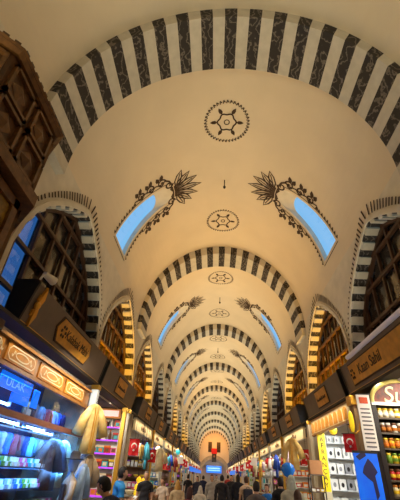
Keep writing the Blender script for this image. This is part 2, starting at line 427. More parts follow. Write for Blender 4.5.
# ------------------------------------------------------------------ far end wall with the gate arch
def end_wall():
    mb = MB(); y = YEND; n = 24; ra, zc_ = 3.3, 2.1
    A = [(-4.2, 0), (-4.2, 12.2), (4.2, 12.2), (4.2, 0)]
    hole = [(ra, 0)] + [(ra * cos(pi * i / n), zc_ + ra * sin(pi * i / n)) for i in range(n + 1)] + [(-ra, 0)]
    top = [(4.2, 0)] + [(4.2 * (cos(pi * i / n)) / max(abs(cos(pi * i / n)), abs(sin(pi * i / n))), zc_ + 0) for i in range(0)]
    for i in range(n):
        a, b_ = pi * i / n, pi * (i + 1) / n
        def o(t):
            c_, s_ = cos(t), sin(t); k = min(4.2 / abs(c_) if abs(c_) > 1e-6 else 99, 10 / abs(s_) if abs(s_) > 1e-6 else 99); return (k * c_, zc_ + k * s_)
        pa, pb = o(a), o(b_)
        mb.quad((ra * cos(a), y, zc_ + ra * sin(a)), (pa[0], y, pa[1]), (pb[0], y, pb[1]), (ra * cos(b_), y, zc_ + ra * sin(b_)))
        if (abs(pa[0]) >= 4.19) != (abs(pb[0]) >= 4.19):
            cx = 4.2 if pa[0] + pb[0] > 0 else -4.2
            mb.add([(pa[0], y, pa[1]), (cx, y, zc_ + 10), (pb[0], y, pb[1])], [(0, 1, 2)])
    for s in (1, -1): mb.quad((s * ra, y, 0), (s * 4.2, y, 0), (s * 4.2, y, zc_), (s * ra, y, zc_))
    struct(mb.build('wall_far', PL, fix=False))
    g = MB()
    for i in range(n):
        a, b_ = pi * i / n, pi * (i + 1) / n
        for (r0, r1, yy) in ((ra - .15, ra + .7, y - .12),):
            q = lambda r, t, yv: (r * cos(t), yv, zc_ + r * sin(t))
            g.quad(q(r0, a, yy), q(r1, a, yy), q(r1, b_, yy), q(r0, b_, yy)); g.quad(q(r0, a, yy), q(r0, b_, yy), q(r0, b_, y + 2.5), q(r0, a, y + 2.5)); g.quad(q(r1, a, yy), q(r1, b_, yy), q(r1, b_, y), q(r1, a, y))
    for s in (1, -1): g.box(min(s * (ra - .15), s * (ra + .7)), max(s * (ra - .15), s * (ra + .7)), y - .12, y + 2.5, 0, zc_)
    g.build('door_1', mat('grey_gate_stone', (176, 164, 146), .85, noise=.2, nscale=2), fix=False)['kind'] = 'structure'
    # porch beyond the gate
    p = MB(); p.quad((-4, y + .9, 0), (4, y + .9, 0), (4, y + .9, 6), (-4, y + .9, 6)); struct(p.build('wall_porch', mat('porch_grey', (176, 164, 148), .8), fix=False))
end_wall()
for i, x in enumerate((-1.1, 1.1)):
    wn += 1
    w_ = struct(MB().box(x - .42, x + .42, YEND - .06, YEND + .02, 6.8, 9.0).build('window_%d' % wn, mat('dark_far_pane', (40, 30, 26), .3)))
    fm = MB(); 
    for k in (-.42, 0, .42): fm.box(x + k - .05, x + k + .05, YEND - .1, YEND - .05, 6.8, 9.0)
    for z in (6.8, 7.5, 8.25, 9.0): fm.box(x - .47, x + .47, YEND - .1, YEND - .05, z - .05, z + .05)
    fm.build('frame', LATT, w_)
fl = thing('wall_banner', 'red banner above a dark portrait panel hung high on the orange end wall', 'banner', (0, YEND - .15, 4.9))
MB().box(-.7, .7, -.02, .02, 1.5, 2.7).build('flag_cloth', RED, fl)
MB().box(-.55, .55, -.04, .04, -.3, 1.5).build('portrait_panel', mat('portrait_dark', (44, 40, 44), .5, noise=.6, nscale=3), fl)
MB().lathe([(.05, 0), (.2, .06), (.24, .25), (.16, .45), (.05, .5)], 10, (0, -.06, .7)).build('portrait_head', mat('portrait_skin', (150, 110, 90), .7), fl)
gs = thing('gate_sign', 'blue lit sign board under the grey gate arch at the far end', 'sign', (0, YEND - .3, 2.3))
BLUES = mat('blue_light_panel', (20, 110, 225), .4, emit=1.0)
MB().box(-1.9, 1.9, -.06, .06, 0, 1.5).build('panel', BLUES, gs, bevel=.02)
for z in (.4, .85): MB().box(-1.6, 1.6, -.08, -.06, z, z + .22).build('stripe', mat('pale_blue_stripe', (120, 190, 250), .4, emit=.8), gs)


# ------------------------------------------------------------------ carved kiosk high beside the first arch
def kiosk():
    k = thing('wooden_kiosk', 'dark carved wooden octagonal kiosk with panelled faces high beside the first arch', 'kiosk', (-2.826 - 1.64, 3.04, 0))
    S = lambda r, z: [(r * cos(R(22.5 + 45 * i)) / cos(R(22.5)), r * sin(R(22.5 + 45 * i)) / cos(R(22.5)), z) for i in range(8)]
    def band(name, r, z0, z1, m, r1=None):
        b = MB(); b.add(S(r, z0) + S(r1 or r, z1), [tuple(range(7, -1, -1)), tuple(range(8, 16))] + [(i, (i + 1) % 8, 8 + (i + 1) % 8, 8 + i) for i in range(8)])
        return b.build(name, m, k)
    band('lower_body', 1.50, 3.0, 4.75, WOOD); band('upper_body', 1.56, 4.9, 6.2, WOOD)
    band('band_moulding', 1.68, 4.72, 4.9, WOODL); band('cornice', 1.62, 6.16, 6.24, WOODL, 1.70); band('base_moulding', 1.66, 2.9, 3.06, WOODL)
    fr = MB()
    for i in range(26):   # small crest along the top edge
        pass
    def face(i, r):
        a = R(45 * i); n = Vector((cos(a), sin(a), 0)); t = Vector((-sin(a), cos(a), 0)); return n * r, t, n
    hw = 1.5 * math.tan(R(22.5))
    for i in range(8):
        o, t, n = face(i, 1.57)
        if n.x < -.8: continue
        M = basis(o, t, n, Vector((0, 0, 1)))
        w = MB()
        for c in (-.32, .32):
            for (za, zb) in ((4.98, 5.5), (5.56, 6.08)):
                x0, x1 = c - .27, c + .27
                for (a_, b_, d_, e_) in ((x0, x1, za, za + .05), (x0, x1, zb - .05, zb), (x0, x0 + .05, za, zb), (x1 - .05, x1, za, zb)): w.box(a_, b_, -.01, .05, d_, e_, 0, M)
                zc = (za + zb) / 2
                w.add([M @ Vector(q) for q in ((x0 + .09, .0, zc), (c, .0, zb - .09), (x1 - .09, .0, zc), (c, .0, za + .09), (c, .05, zc))], [(0, 1, 4), (1, 2, 4), (2, 3, 4), (3, 0, 4)])
        w.build('carved_panel', WOODL, k)
        o, t, n = face(i, 1.505); M = basis(o, t, n, Vector((0, 0, 1)))
        g = MB().box(-.46, .46, -.01, .015, 3.25, 4.55, 0, M).build('gilded_panel', GOLDP, k)
        f = MB()
        for (a_, b_, d_, e_) in ((-.56, .56, 3.13, 3.27), (-.56, .56, 4.53, 4.66), (-.56, -.44, 3.13, 4.66), (.44, .56, 3.13, 4.66)): f.box(a_, b_, -.01, .06, d_, e_, 0, M)
        f.build('panel_frame', WOODL, g)
        d = MB()
        for j in range(9): d.box(-.64 + j * .15, -.56 + j * .15, .10, .17, 6.24, 6.32, 0, M)
        d.box(-.68, .68, .10, .17, 6.21, 6.25, 0, M); d.build('crest', WOOD, k)
    b = MB()
    for s in (-.55, .55): b.prism([(0, 3.0), (.0, 2.2), (.14, 2.2), (1.3, 2.9), (1.3, 3.0)], 'y', s - .08, s + .08)
    b.xf(Matrix.Translation((.62, 0, 0))); b.build('bracket', WOOD, k)
    MB().box(.62, .8, -.9, .9, 0, 3.0).build('support_wall', WOOD, k)
kiosk()
for b in range(3):
    yc = Y0 + (b + .5) * PITCH
    h = MB().tube([(0, 0, 0), (0, 0, -.3)], .02, 6).lathe([(.02, -.3), (.05, -.34), (.05, -.4), (.02, -.44)], 8).build('ceiling_hook', DARKM, loc=(0, yc, ZS + BV))
    tag(h, 'small dark lamp hook hanging from the vault between the %s pair of skylights' % ORDW[b], 'hook', 'hooks in the vault')

# ------------------------------------------------------------------ shop shell
SP = PITCH / 2; NS = 18
for sg in (-1, 1):
    mb = MB(); mb.box(min(sg * 3.42, sg * 5.3), max(sg * 3.42, sg * 5.3), Y0, YEND, 3.60, 3.66)
    struct(mb.build('ceiling_shops_left' if sg < 0 else 'ceiling_shops_right', mat('dark_soffit', (52, 44, 38), .7)))
    mb = MB(); mb.quad((sg * 5.25, -7, 0), (sg * 5.25, YEND, 0), (sg * 5.25, YEND, 3.7), (sg * 5.25, -7, 3.7))
    struct(mb.build('wall_shop_backs_left' if sg < 0 else 'wall_shop_backs_right', mat('shop_back_wall', (150, 128, 104), .8, noise=.2, nscale=3), fix=False))
    for k in range(NS):
        ya = Y0 + k * SP
        mb = MB(); x0, x1 = sorted((sg * 3.5, sg * 5.25)); mb.box(x0, x1, ya - .08, ya + .08, 0, 3.6)
        struct(mb.build('wall_partition_%d' % (k + 1 + (NS if sg > 0 else 0)), mat('partition_plaster', (196, 176, 148), .8, noise=.15, nscale=3)))
def span(k):
    ya = Y0 + k * SP
    return (ya + .62, ya + SP - .03) if k % 2 == 0 else (ya + .22, ya + SP - .72)
def shopname(sg, k): return '%s shop on the %s' % (ORDW[k], SIDE[sg])

# ------------------------------------------------------------------ slanted signs
def sign(sg, k):
    a, b = span(k); L = b - a
    if k == 0: lab = 'brown slanted shop sign with gold winged emblem above the blue-lit clothes window' if sg < 0 else 'brown slanted shop sign with wide gold plaque above the arched jar cabinet'
    else: lab = 'brown slanted shop sign with gold plaque over the %s' % shopname(sg, k)
    t = thing('shop_sign', lab, 'sign', (sg * 3.45, a, 3.68), group='slanted signs over the shops')
    X = lambda d, z: sg * d
    prof = [(0, 0), (-.155, .68), (-.11, .71), (.28, .71), (.28, .0)]
    MB().prism([(sg * x, z) for x, z in prof], 'y', .05, L - .05).build('board', SIGNB, t)
    for nm, y0, y1 in (('end_cap', 0, .05), ('end_cap', L - .05, L)):
        MB().prism([(sg * x, z) for x, z in [(-.012, -.012), (-.175, .69), (-.11, .73), (.28, .73), (.28, -.012)]], 'y', y0, y1).build(nm, SIGNK, t)
    MB().box(min(sg * -.02, sg * .02), max(sg * -.02, sg * .02), .05, L - .05, -.03, 0.0).build('lower_trim', BRASS, t)
    # frame of the slanted face: e along +Y (reversed on one side so that text reads), up along the slope, n out
    up = Vector((sg * -.155, 0, .68)).normalized(); ex = Vector((0, -sg, 0)); n = ex.cross(up)
    mid = Vector((sg * -.0775, 0, .34))
    def face(yc): return basis(mid + Vector((0, yc, 0)), ex, up, n)
    pw = .86 if k == 0 else .62; pc = L * (.60 if (k == 0 and sg < 0) else .47)
    if k == 0 and sg > 0: pc = L * .5; pw = 1.75
    if k == 0 and sg < 0: pc = 2.32; pw = .88
    F = face(pc)
    h = .23
    def plaque(x, hh, d0, d1, name, m, par):
        P = [(-x, -hh), (x, -hh), (x + .16, 0), (x, hh), (-x, hh), (-x - .16, 0)] if k == 0 and sg < 0 else [(-x, -hh), (x, -hh), (x, hh), (-x, hh)]
        mb = MB().prism(P, 'z', d0, d1).xf(F); return mb.build(name, m, par)
    if k < 8:
        pb = plaque(pw + .05, h + .035, 0, .015, 'plaque_border', DKTEXT, t); pl = plaque(pw, h, 0, .03, 'plaque', GOLD, t)
        if k == 0:
            text('Kalabak Mahi' if sg < 0 else 'Kaan Sahil', pl, F @ Matrix.Translation((-.55 if sg > 0 else .12, 0, .032)), .27 if sg < 0 else .33, DKTEXT, shear=.2)
            ob = MB()
            for q in range(7): ob.lathe([(.005, -.004), (.03, 0), (.005, .006)], 6, (0, 0, 0)).xf(Matrix.Identity(4))
            e = MB()
            c0 = (-pw + .14 if sg < 0 else -pw + .16)
            for q in range(6): 
                an = 2 * pi * q / 6; e.prism([(c0 + .1 * cos(an) + .035 * cos(v), .1 * sin(an) + .035 * sin(v)) for v in [2 * pi * j / 7 for j in range(7)]], 'z', .03, .042)
            e.xf(F); e.build('plaque_rosette', DKTEXT, t)
        elif k < 6:
            e = MB()
            random.seed(k * 7 + sg)
            x = -pw + .12
            while x < pw - .12:
                ww = random.uniform(.04, .09); hh = random.uniform(.05, .12); e.prism([(x, -.07), (x + ww, -.07), (x + ww, -.07 + hh), (x, -.07 + hh * .8)], 'z', .03, .04); x += ww + random.uniform(.015, .05)
            e.xf(F); e.build('lettering', DKTEXT, pl)
    if k == 0 and sg < 0:
        G = face(.27); w = MB()
        for s in (-1, 1):
            w.prism([(0, s * .02), (.07, s * .03), (.11, s * .16), (.06, s * .31), (.02, s * .38), (-.01, s * .2), (-.03, s * .06)], 'z', 0, .05)
            w.prism([(0.0, s * .05), (-.07, s * .1), (-.05, s * .2), (0, s * .14)], 'z', 0, .04)
        w.lathe([(.01, -.01), (.07, 0), (.075, .04), (.04, .07), (.005, .075)], 10, (-.02, 0, .02)); w.xf(G); w.build('winged_emblem', GOLDB, t)
    if k == 0 and sg > 0:
        MB().tube([(-.16, .3, .76), (-.16, L - .75, .76)], .055, 10).xf(Matrix.Diagonal((sg, 1, 1, 1))).build('tube_cover', mat('pale_tube_cover', (214, 204, 208), .4, emit=.12), t)
    return t
for sg in (-1, 1):
    for k in range(NS): sign(sg, k)
sl = thing('spotlight', 'small white spotlight clamped on top edge of the winged-emblem sign', 'lamp', (-3.3, 5.36, 4.41))
MB().tube([(0, 0, 0), (.02, .02, .1), (.06, .1, .14)], .02, 6).build('arm', WHITE, sl)
MB().tube([(.02, .05, .14), (.1, .3, .12)], .05, 10, r2=.085).build('shade', WHITE, sl)
tl = None

# ------------------------------------------------------------------ friezes under the signs
CREAM = mat('cream_lightbox', (226, 202, 150), .5, emit=.12)
ORPAN = mat('orange_panel', (214, 140, 44), .45, noise=.3, nscale=4)
BRFRM = mat('bronze_frame', (170, 116, 56), .4, noise=.3, nscale=6)
def frieze(sg, k):  # friezes mounted below the signs, not signs themselves; the clothes-window one is unlit
    a, b = span(k); L = b - a
    if (k == 0 and sg > 0) or (k == 1 and sg < 0): return
    if k == 0:
        t = thing('shop_frieze', 'bronze frieze with orange ornamented panels over the blue-lit clothes window', 'frieze', (-3.47, 4.9, 2.95), group='friezes over the shop fronts')
        MB().box(-.03, 0, 0, 4.8, 0, .42).build('backing', BRFRM, t)
        e = [(-.0, .42), (.42, 1.55), (1.65, 2.92), (3.02, 4.35)]
        for y0, y1 in e[1:] + [(-.0, .36)]:
            p = MB().box(0, .025, y0 + .04, y1 - .04, .07, .35).build('orange_panel', ORPAN, t)
            f = MB(); w = .022
            F = basis((.026, (y0 + y1) / 2, .21), (0, 1, 0), (0, 0, 1), (1, 0, 0)); hw = (y1 - y0) / 2 - .09; hh = .10
            def rib(pts):
                q = MB(); ribbon(q, lambda u, v, off=0: F @ Vector((u, v, .004)), pts, w, 0); f.add(q.v, q.f)
            rib([(-hw, -hh * .4), (-hw + .08, -hh), (hw - .08, -hh), (hw, -hh * .4), (hw, hh * .4), (hw - .08, hh), (-hw + .08, hh), (-hw, hh * .4), (-hw, -hh * .4)])
            rib([(hw * .5 * cos(v) , hh * .62 * sin(v)) for v in [2 * pi * i / 16 for i in range(17)]])
            for s in (-1, 1): rib([(s * (hw * .55 + .1 * x_), .05 * sin(x_ * 6)) for x_ in [i / 6 for i in range(7)]])
            f.build('scroll_outline', mat('cream_outline', (236, 214, 170), .6), p, fix=False)
        MB().box(-.02, .05, 0, 4.8, .38, .43).build('upper_rail', BRFRM, t); MB().box(-.02, .04, 0, 4.8, -.02, .04).build('lower_rail', BRFRM, t)
        return
    lab = 'cream lit frieze strip under the sign of the %s' % shopname(sg, k)
    if k == 1 and sg > 0: lab = 'cream lit frieze with a row of golden arched panels beside the price list'
    t = thing('shop_frieze', lab, 'frieze', (sg * 3.47, a, 3.10), group='friezes over the shop fronts')
    f = MB(); f.box(min(0, sg * .1), max(0, sg * .1), 0, L, 0, .44); f.build('light_box', CREAM, t)
    n = 9 if (k == 1 and sg > 0) else 1
    if k > 9: return
    if n == 9:
        for i in range(n):
            y = .15 + (L - .3) * (i + .5) / n; w = (L - .3) / n * .34
            arc = [(y - w, .05), (y + w, .05), (y + w, .27)] + [(y + w * cos(v), .27 + .1 * sin(v)) for v in (.6, 1.1, 1.57, 2.04, 2.5)] + [(y - w, .27)]
            MB().prism(arc, 'x', 0, -sg * .02).build('golden_panel', mat('golden_panel', (206, 136, 44), .4, emit=.1), t)
    else:
        F = basis((-sg * .004, L * .42, .22), (0, -sg, 0), (0, 0, 1), (-sg, 0, 0)); e = MB()
        e.prism([(.16 * cos(v), .13 * sin(v)) for v in [2 * pi * i / 10 for i in range(10)]], 'z', 0, .02)
        for s in (-1, 1): e.prism([(s * .2, -.04), (s * .55, -.09), (s * .62, 0), (s * .5, .07)], 'z', 0, .015)
        e.xf(F); e.build('oval_crest', mat('brown_crest', (120, 84, 48), .6), t)
    r = MB(); r.box(min(-sg * .02, sg * .1), max(-sg * .02, sg * .1), 0, L, .43, .48); r.box(min(-sg * .02, sg * .1), max(-sg * .02, sg * .1), 0, L, -.04, .01)
    r.build('rail', METAL if k != 1 or sg < 0 else BRFRM, t)
for sg in (-1, 1):
    for k in range(NS): frieze(sg, k)

# ------------------------------------------------------------------ posts between the shops
def post(sg, y, lab, m, r=.07, x=3.42):
    t = thing('shop_post', lab, 'post', (sg * x, y, 0), group='posts between the shop fronts')
    MB().box(-r, r, -r, r, 0, 3.58).build('shaft', m, t, bevel=.015)
    MB().box(-r - .03, r + .03, -r - .03, r + .03, 0, .14).build('foot', DARKM, t, bevel=.01)
    MB().box(-r - .02, r + .02, -r - .02, r + .02, 3.46, 3.58).build('cap', BRASS, t, bevel=.01)
    return t
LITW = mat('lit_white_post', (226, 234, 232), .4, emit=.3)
post(-1, 9.98, 'glowing white post between the blue clothes window and the candy shop', LITW, .09)
post(-1, 13.75, 'brass post at the far edge of the purple candy shelves', BRASS)
post(-1, 14.25, 'pale steel post just behind the brass post of the candy shop', METAL, .09)
post(1, 14.75, 'pale post behind the yellow vertical sign', mat('pale_post', (190, 176, 150), .6))
for sg in (-1, 1):
    for k in range(2, 12):
        a, b = span(k); post(sg, b + .12, 'slim metal post at the far end of the %s' % shopname(sg, k), METAL if k % 2 else BRASS, .06)

# ------------------------------------------------------------------ goods
RGBS = {'yellow': (240, 200, 50), 'red': (200, 44, 36), 'pink': (232, 110, 150), 'white': (240, 238, 230), 'green': (120, 160, 50), 'orange': (236, 130, 40), 'amber': (196, 120, 36),
        'brown': (110, 66, 36), 'blue': (40, 110, 210), 'purple': (140, 60, 190), 'black': (30, 28, 30), 'cream': (236, 220, 180), 'turquoise': (60, 180, 190), 'grey': (150, 150, 150)}
def cmat(c): return mat('goods_' + c, RGBS[c], .45)
PROTO = {}
def proto(kind):
    if kind in PROTO: return PROTO[kind]
    P = []          # list of (part name, MB, colour key)
    if kind == 'spice_jar':
        P = [('jar_body', MB().lathe([(.03, 0), (.04, .006), (.04, .095), (.03, .11)], 12), 'c'), ('lid', MB().lathe([(.034, .11), (.036, .113), (.036, .135), (.03, .14)], 12), 'd'), ('label_band', MB().lathe([(.0405, .03), (.0412, .032), (.0412, .072), (.0405, .074)], 12), 'e')]
    elif kind == 'candy_box':
        P = [('box', MB().box(-.1, .1, -.06, .06, 0, .13), 'c'), ('lid', MB().box(-.104, .104, -.064, .064, .12, .16), 'd'), ('label_panel', MB().box(-.06, .06, -.066, -.06, .03, .1), 'e')]
    elif kind == 'gift_bag':
        P = [('bag', MB().add([(-.1, -.05, 0), (.1, -.05, 0), (.1, .05, 0), (-.1, .05, 0), (-.12, -.04, .3), (.12, -.04, .3), (.12, .04, .3), (-.12, .04, .3)], [(3, 2, 1, 0), (4, 5, 6, 7), (0, 1, 5, 4), (1, 2, 6, 5), (2, 3, 7, 6), (3, 0, 4, 7)]), 'c'),
             ('printed_oval', MB().prism([(.05 * cos(v), .14 + .07 * sin(v)) for v in [2 * pi * i / 12 for i in range(12)]], 'y', -.053, -.044), 'd'), ('handle', MB().tube([(-.05, 0, .29), (-.04, 0, .36), (.04, 0, .36), (.05, 0, .29)], .008, 5), 'e')]
    elif kind == 'glass_bottle':
        P = [('bottle_body', MB().lathe([(.04, 0), (.045, .01), (.045, .16), (.018, .21), (.018, .25)], 12), 'c'), ('stopper', MB().lathe([(.02, .25), (.024, .255), (.02, .29), (.008, .295)], 10), 'd')]
    elif kind == 'tea_tin':
        P = [('tin', MB().box(-.06, .06, -.05, .05, 0, .17), 'c'), ('lid', MB().box(-.063, .063, -.053, .053, .16, .185), 'd'), ('label_panel', MB().box(-.045, .045, -.054, -.05, .04, .13), 'e')]
    elif kind == 'painted_bowl':
        P = [('bowl', MB().lathe([(.04, 0), (.045, .015), (.1, .06), (.125, .11), (.115, .11), (.08, .05), (.03, .02)], 16), 'c'), ('foot_ring', MB().lathe([(.045, -.0), (.05, .004), (.045, .014)], 14), 'd')]
    elif kind == 'painted_plate':
        p = MB().lathe([(.02, 0), (.1, .01), (.15, .03), (.155, .034), (.1, .02), (.02, .012)], 20).xf(Matrix.Translation((0, .06, .15)) @ Matrix.Rotation(R(76), 4, 'X'))
        q = MB().lathe([(.01, .013), (.06, .016), (.06, .019), (.01, .019)], 14).xf(Matrix.Translation((0, .06, .15)) @ Matrix.Rotation(R(76), 4, 'X'))
        P = [('plate', p, 'c'), ('painted_centre', q, 'd')]
    elif kind == 'folded_cloth':
        b = MB()
        b.box(-.16, .16, -.12, .12, 0, .035); b.box(-.155, .155, -.118, .125, .036, .07)
        P = [('fold', b, 'c'), ('paper_band', MB().box(-.04, .04, -.126, .13, -.0, .074), 'd')]
    PROTO[kind] = [(n, mb.mesh(kind + '_' + n, cmat('white'), smooth=kind not in ('candy_box', 'tea_tin', 'gift_bag', 'folded_cloth')), c) for n, mb, c in P]
    return PROTO[kind]
CATS = {'spice_jar': 'jar', 'candy_box': 'box', 'gift_bag': 'bag', 'glass_bottle': 'bottle', 'tea_tin': 'tin', 'painted_bowl': 'bowl', 'painted_plate': 'plate', 'folded_cloth': 'cloth'}
def goods(kind, loc, cols, label, group, rotz=0, scale=1.0, simple=False):
    ps = proto(kind)
    if simple:
        o = bpy.data.objects.new(kind, ps[0][1]); COL.objects.link(o); setmat(o, cmat(cols[0])); o.location = loc; o.rotation_euler.z = rotz; o.scale = (scale,) * 3
        return tag(o, label, CATS[kind], group)
    t = thing(kind, label, CATS[kind], loc, rotz, group); t.scale = (scale,) * 3 if not hasattr(scale, '__len__') else scale
    for n, me, c in ps:
        o = bpy.data.objects.new(n, me); COL.objects.link(o); o.parent = t; setmat(o, cmat(cols['cde'.index(c)] if len(cols) > 'cde'.index(c) else cols[-1]))
    return t
def shelf_unit(loc, width, zs, lab, m=None, depth=.32, top=None, rotz=0, edge=None, cat='shelf', base=None):
    """open shelves; local x = width from the aisle inwards, front faces -y"""
    m = m or mat('shelf_wood', (120, 88, 58), .6, noise=.2, nscale=4)
    t = thing('display_shelves', lab, cat, loc, rotz, 'shelf units in the shops'); top = top or max(zs) + .45
    MB().box(0, width, depth, depth + .03, 0, top).build('back_panel', m, t)
    for x in (0, width): MB().box(x - .02, x + .02, 0, depth, 0, top).build('side_panel', m, t)
    for z in zs:
        s = MB().box(.02, width - .02, 0, depth, z - .03, z).build('shelf', m, t)
        if edge: MB().box(.02, width - .02, -.02, 0, z - .04, z + .005).build('shelf_edge', edge, s)
    return t

# --- arched jar cabinet
DKW = mat('black_cabinet_wood', (36, 26, 22), .45, noise=.2, nscale=6)
CY = 8.0; CX0, CX1 = 3.13, 4.75
cb = thing('jar_cabinet', 'black arched shop cabinet full of spice jars under a gold-rimmed red name panel', 'cabinet', (CX0, CY, 0))
wid = CX1 - CX0
for x in (0, wid): MB().box(x - .05, x + .05, -.05, .42, 0, 3.10).build('side_post', DKW, cb, bevel=.01)
MB().box(0, wid, .38, .42, 0, 3.10).build('back_panel', DKW, cb)
arcp = [(wid / 2 - wid / 2 * cos(v), 3.10 + .48 * sin(v) ** .8) for v in [pi * i / 24 for i in range(25)]]
MB().prism(arcp, 'y', .0, .06).build('name_panel', mat('red_brown_panel', (128, 52, 30), .5, rgb2=(70, 36, 24), nscale=9), cb)
MB().tube([(x, -.02, z) for x, z in arcp], .045, 8).build('gold_rim', mat('pale_gold_rim', (196, 180, 100), .4), cb)
MB().box(-.03, wid + .03, -.06, .42, 3.06, 3.12).build('lintel', METAL, cb)
text('Sultan', cb, basis((.80, -.005, 3.27), (1, 0, 0), (0, 0, 1), (0, -1, 0)), .46, mat('cream_lettering', (240, 226, 176), .5), ext=.015, shear=.25)
CZ = [2.83, 2.555, 2.28, 2.02, 1.755, 1.50, 1.24]
JC = [('cream', 'yellow', 'white'), ('brown', 'white', 'amber'), ('amber', 'yellow', 'orange'), ('yellow', 'green', 'green'), ('red', 'brown', 'yellow'), ('cream', 'amber', 'yellow'), ('orange', 'yellow', 'white')]
for i, z in enumerate(CZ):
    MB().box(.05, wid - .05, -.04, .38, z - .03, z).build('shelf', mat('cabinet_shelf', (92, 80, 66), .5), cb)
    for j in range(13):
        cs = list(JC[i]); 
        if (j + i) % 4 == 3: cs[0], cs[1] = cs[1], cs[0]
        if i == 3 and j > 3: cs = ['green', 'yellow', 'cream']
        goods('spice_jar', (CX0 + .12 + j * .115, CY + .02, z), cs, '%s spice jar, %s lid, %s from the banner, shelf %s of arched cabinet' % (cs[0], cs[1], ORDW[j], ['one', 'two', 'three', 'four', 'five', 'six', 'seven'][i]), 'spice jars in the arched cabinet', scale=1.28)
MB().box(0, wid, -.3, .42, 0, .95).build('plinth', DKW, cb)

# --- banner and price list in front of the cabinet side
bn = thing('roll_up_banner', 'tall blue roll-up banner with dark figure beside the arched jar cabinet', 'banner', (2.51, 7.84, 0))
BL = mat('banner_blue', (10, 110, 245), .5, emit=.55, rgb2=(6, 60, 190), nscale=3)  # print glows by itself so the banner looks brightly lit
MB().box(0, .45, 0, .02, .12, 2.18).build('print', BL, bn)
MB().box(-.03, .48, -.06, .08, 0, .12).build('base', METAL, bn, bevel=.02)
MB().box(-.01, .46, -.01, .03, 2.16, 2.20).build('top_bar', DARKM, bn)
f = MB(); f.prism([(.16, 1.94), (.26, 2.08), (.33, 2.0), (.4, 1.86), (.34, 1.8), (.36, 1.5), (.3, 1.42), (.28, 1.7), (.2, 1.76), (.12, 1.84)], 'y', -.006, 0)
f.prism([(.04, 2.1), (.2, 2.2), (.24, 2.12), (.1, 2.04)], 'y', -.006, 0); f.build('printed_figure', mat('printed_navy', (44, 40, 92), .5), bn)
pl = thing('price_list', 'tall white price list with dark rows and orange mark hung above the blue banner', 'sign', (2.79, 7.92, 2.22))
MB().box(0, .27, 0, .02, 0, 1.02).build('board', mat('price_white', (232, 224, 216), .5, emit=.1), pl)
r = MB()
for i in range(10): r.box(.04, .23, -.006, 0, .05 + i * .076, .075 + i * .076)
r.build('printed_rows', mat('row_ink', (92, 84, 90), .6), pl)
MB().box(.05, .22, -.008, 0, .85, .97).build('orange_mark', mat('mark_orange', (220, 84, 36), .6), pl)
MB().tube([(.02, .01, 1.03), (.285, .01, 1.03), (.285, .06, .85)], .012, 6).build('hanging_rod', DARKM, pl)
# tan back wall strip beside the price list
sb = thing('tan_pilaster', 'tan wooden pillar between the price list and the white gift bag shop', 'pillar', (3.44, 9.85, 0))
MB().box(-.1, .1, -.14, .14, 0.12, 3.55).build('shaft', mat('tan_wood', (176, 140, 96), .6, noise=.2, nscale=3), sb); MB().box(-.14, .14, -.18, .18, 0, .12).build('foot', DARKM, sb)
MB().box(-.14, .14, -.18, .18, 3.35, 3.58).build('capital', GOLDB, sb)

# --- white gift bags (far side wall of the next shop)
WSH = mat('white_shelf', (222, 226, 224), .5)
shelf_unit((3.78, 14.2, 0), 1.4, [.95, 1.47, 1.93, 2.39, 2.85], 'white lit shelves of pale gift bags behind the yellow vertical sign', WSH, top=3.1)
for i, z in enumerate((2.85, 2.39, 1.93, 1.47, .95)):
    if z > 2.8: continue
    for j in range(5):
        c = 'white' if j != 2 or i < 2 else 'grey'
        goods('gift_bag', (3.78 + .17 + j * .265, 14.36, z), (c, 'black' if (i + j) % 3 else 'grey', 'white'), '%s gift bag with oval, %s from the yellow sign, %s row down' % (c, ORDW[j], ORDW[i - 1]), 'gift bags on the white shelves', scale=1.0)
for j in range(5): goods('gift_bag', (3.78 + .17 + j * .265, 14.36, 2.85), ('white', 'grey', 'white'), 'small white gift bag, %s along from the yellow sign, on the topmost shelf' % ORDW[j], 'gift bags on the white shelves', scale=.68)
ys = thing('vertical_sign', 'tall narrow yellow sign with black letters running down beside the gift bag shelves', 'sign', (3.60, 14.05, 1.40))
MB().box(-.13, .13, -.03, .03, 0, 1.82).build('board', mat('sign_yellow', (244, 212, 20), .5, emit=.3), ys)
for i, ch in enumerate('SAFRANÇAY'):
    text(ch, ys, basis((0, -.031, 1.68 - i * .19), (0, 0, -1), (1, 0, 0), (0, -1, 0)) if False else basis((0, -.032, 1.70 - i * .19), (1, 0, 0), (0, 0, 1), (0, -1, 0)), .2, mat('black_ink', (20, 18, 16), .6), ext=.003)
MB().box(-.14, .14, -.04, .04, -.5, 0).build('lower_board', mat('cream_board', (222, 208, 170), .6), ys)
MB().box(-.05, .05, -.02, .02, -1.4, -.5).build('stand', DARKM, ys)

# --- purple candy shelves (far side wall of the candy shop)
PUR = mat('purple_led_edge', (170, 60, 235), .4, emit=1.1)
shelf_unit((-3.62, 14.2, 0), 1.5, [.9, 1.3, 1.72, 2.14, 2.56, 2.98], 'white shelves with glowing purple edges stacked with sweets in the candy shop', WSH, top=3.42, edge=PUR).location = (-5.12, 14.2, 0)
random.seed(3)
pal = ['pink', 'yellow', 'white', 'orange', 'red', 'cream', 'turquoise', 'brown']
for i, z in enumerate((2.98, 2.56, 2.14, 1.72, 1.3, .9)):
    for j in range(6):
        kind = 'glass_bottle' if i in (0, 1) and j % 2 else 'candy_box'
        c = random.sample(pal, 3); x = -3.75 - j * .235
        goods(kind, (x, 14.35, z), c, '%s %s, %s in from the brass post, %s purple-edged shelf down' % (c[0], 'sweet bottle' if kind == 'glass_bottle' else 'sweet box', ORDW[j], ORDW[i]), 'sweets on the purple-edged shelves', scale=(1.08, 1.3, 1.5) if kind == 'candy_box' else 1.15)
lb = thing('light_box_sign', 'pink and orange framed light box over the purple candy shelves', 'sign', (-4.35, 14.1, 3.33))
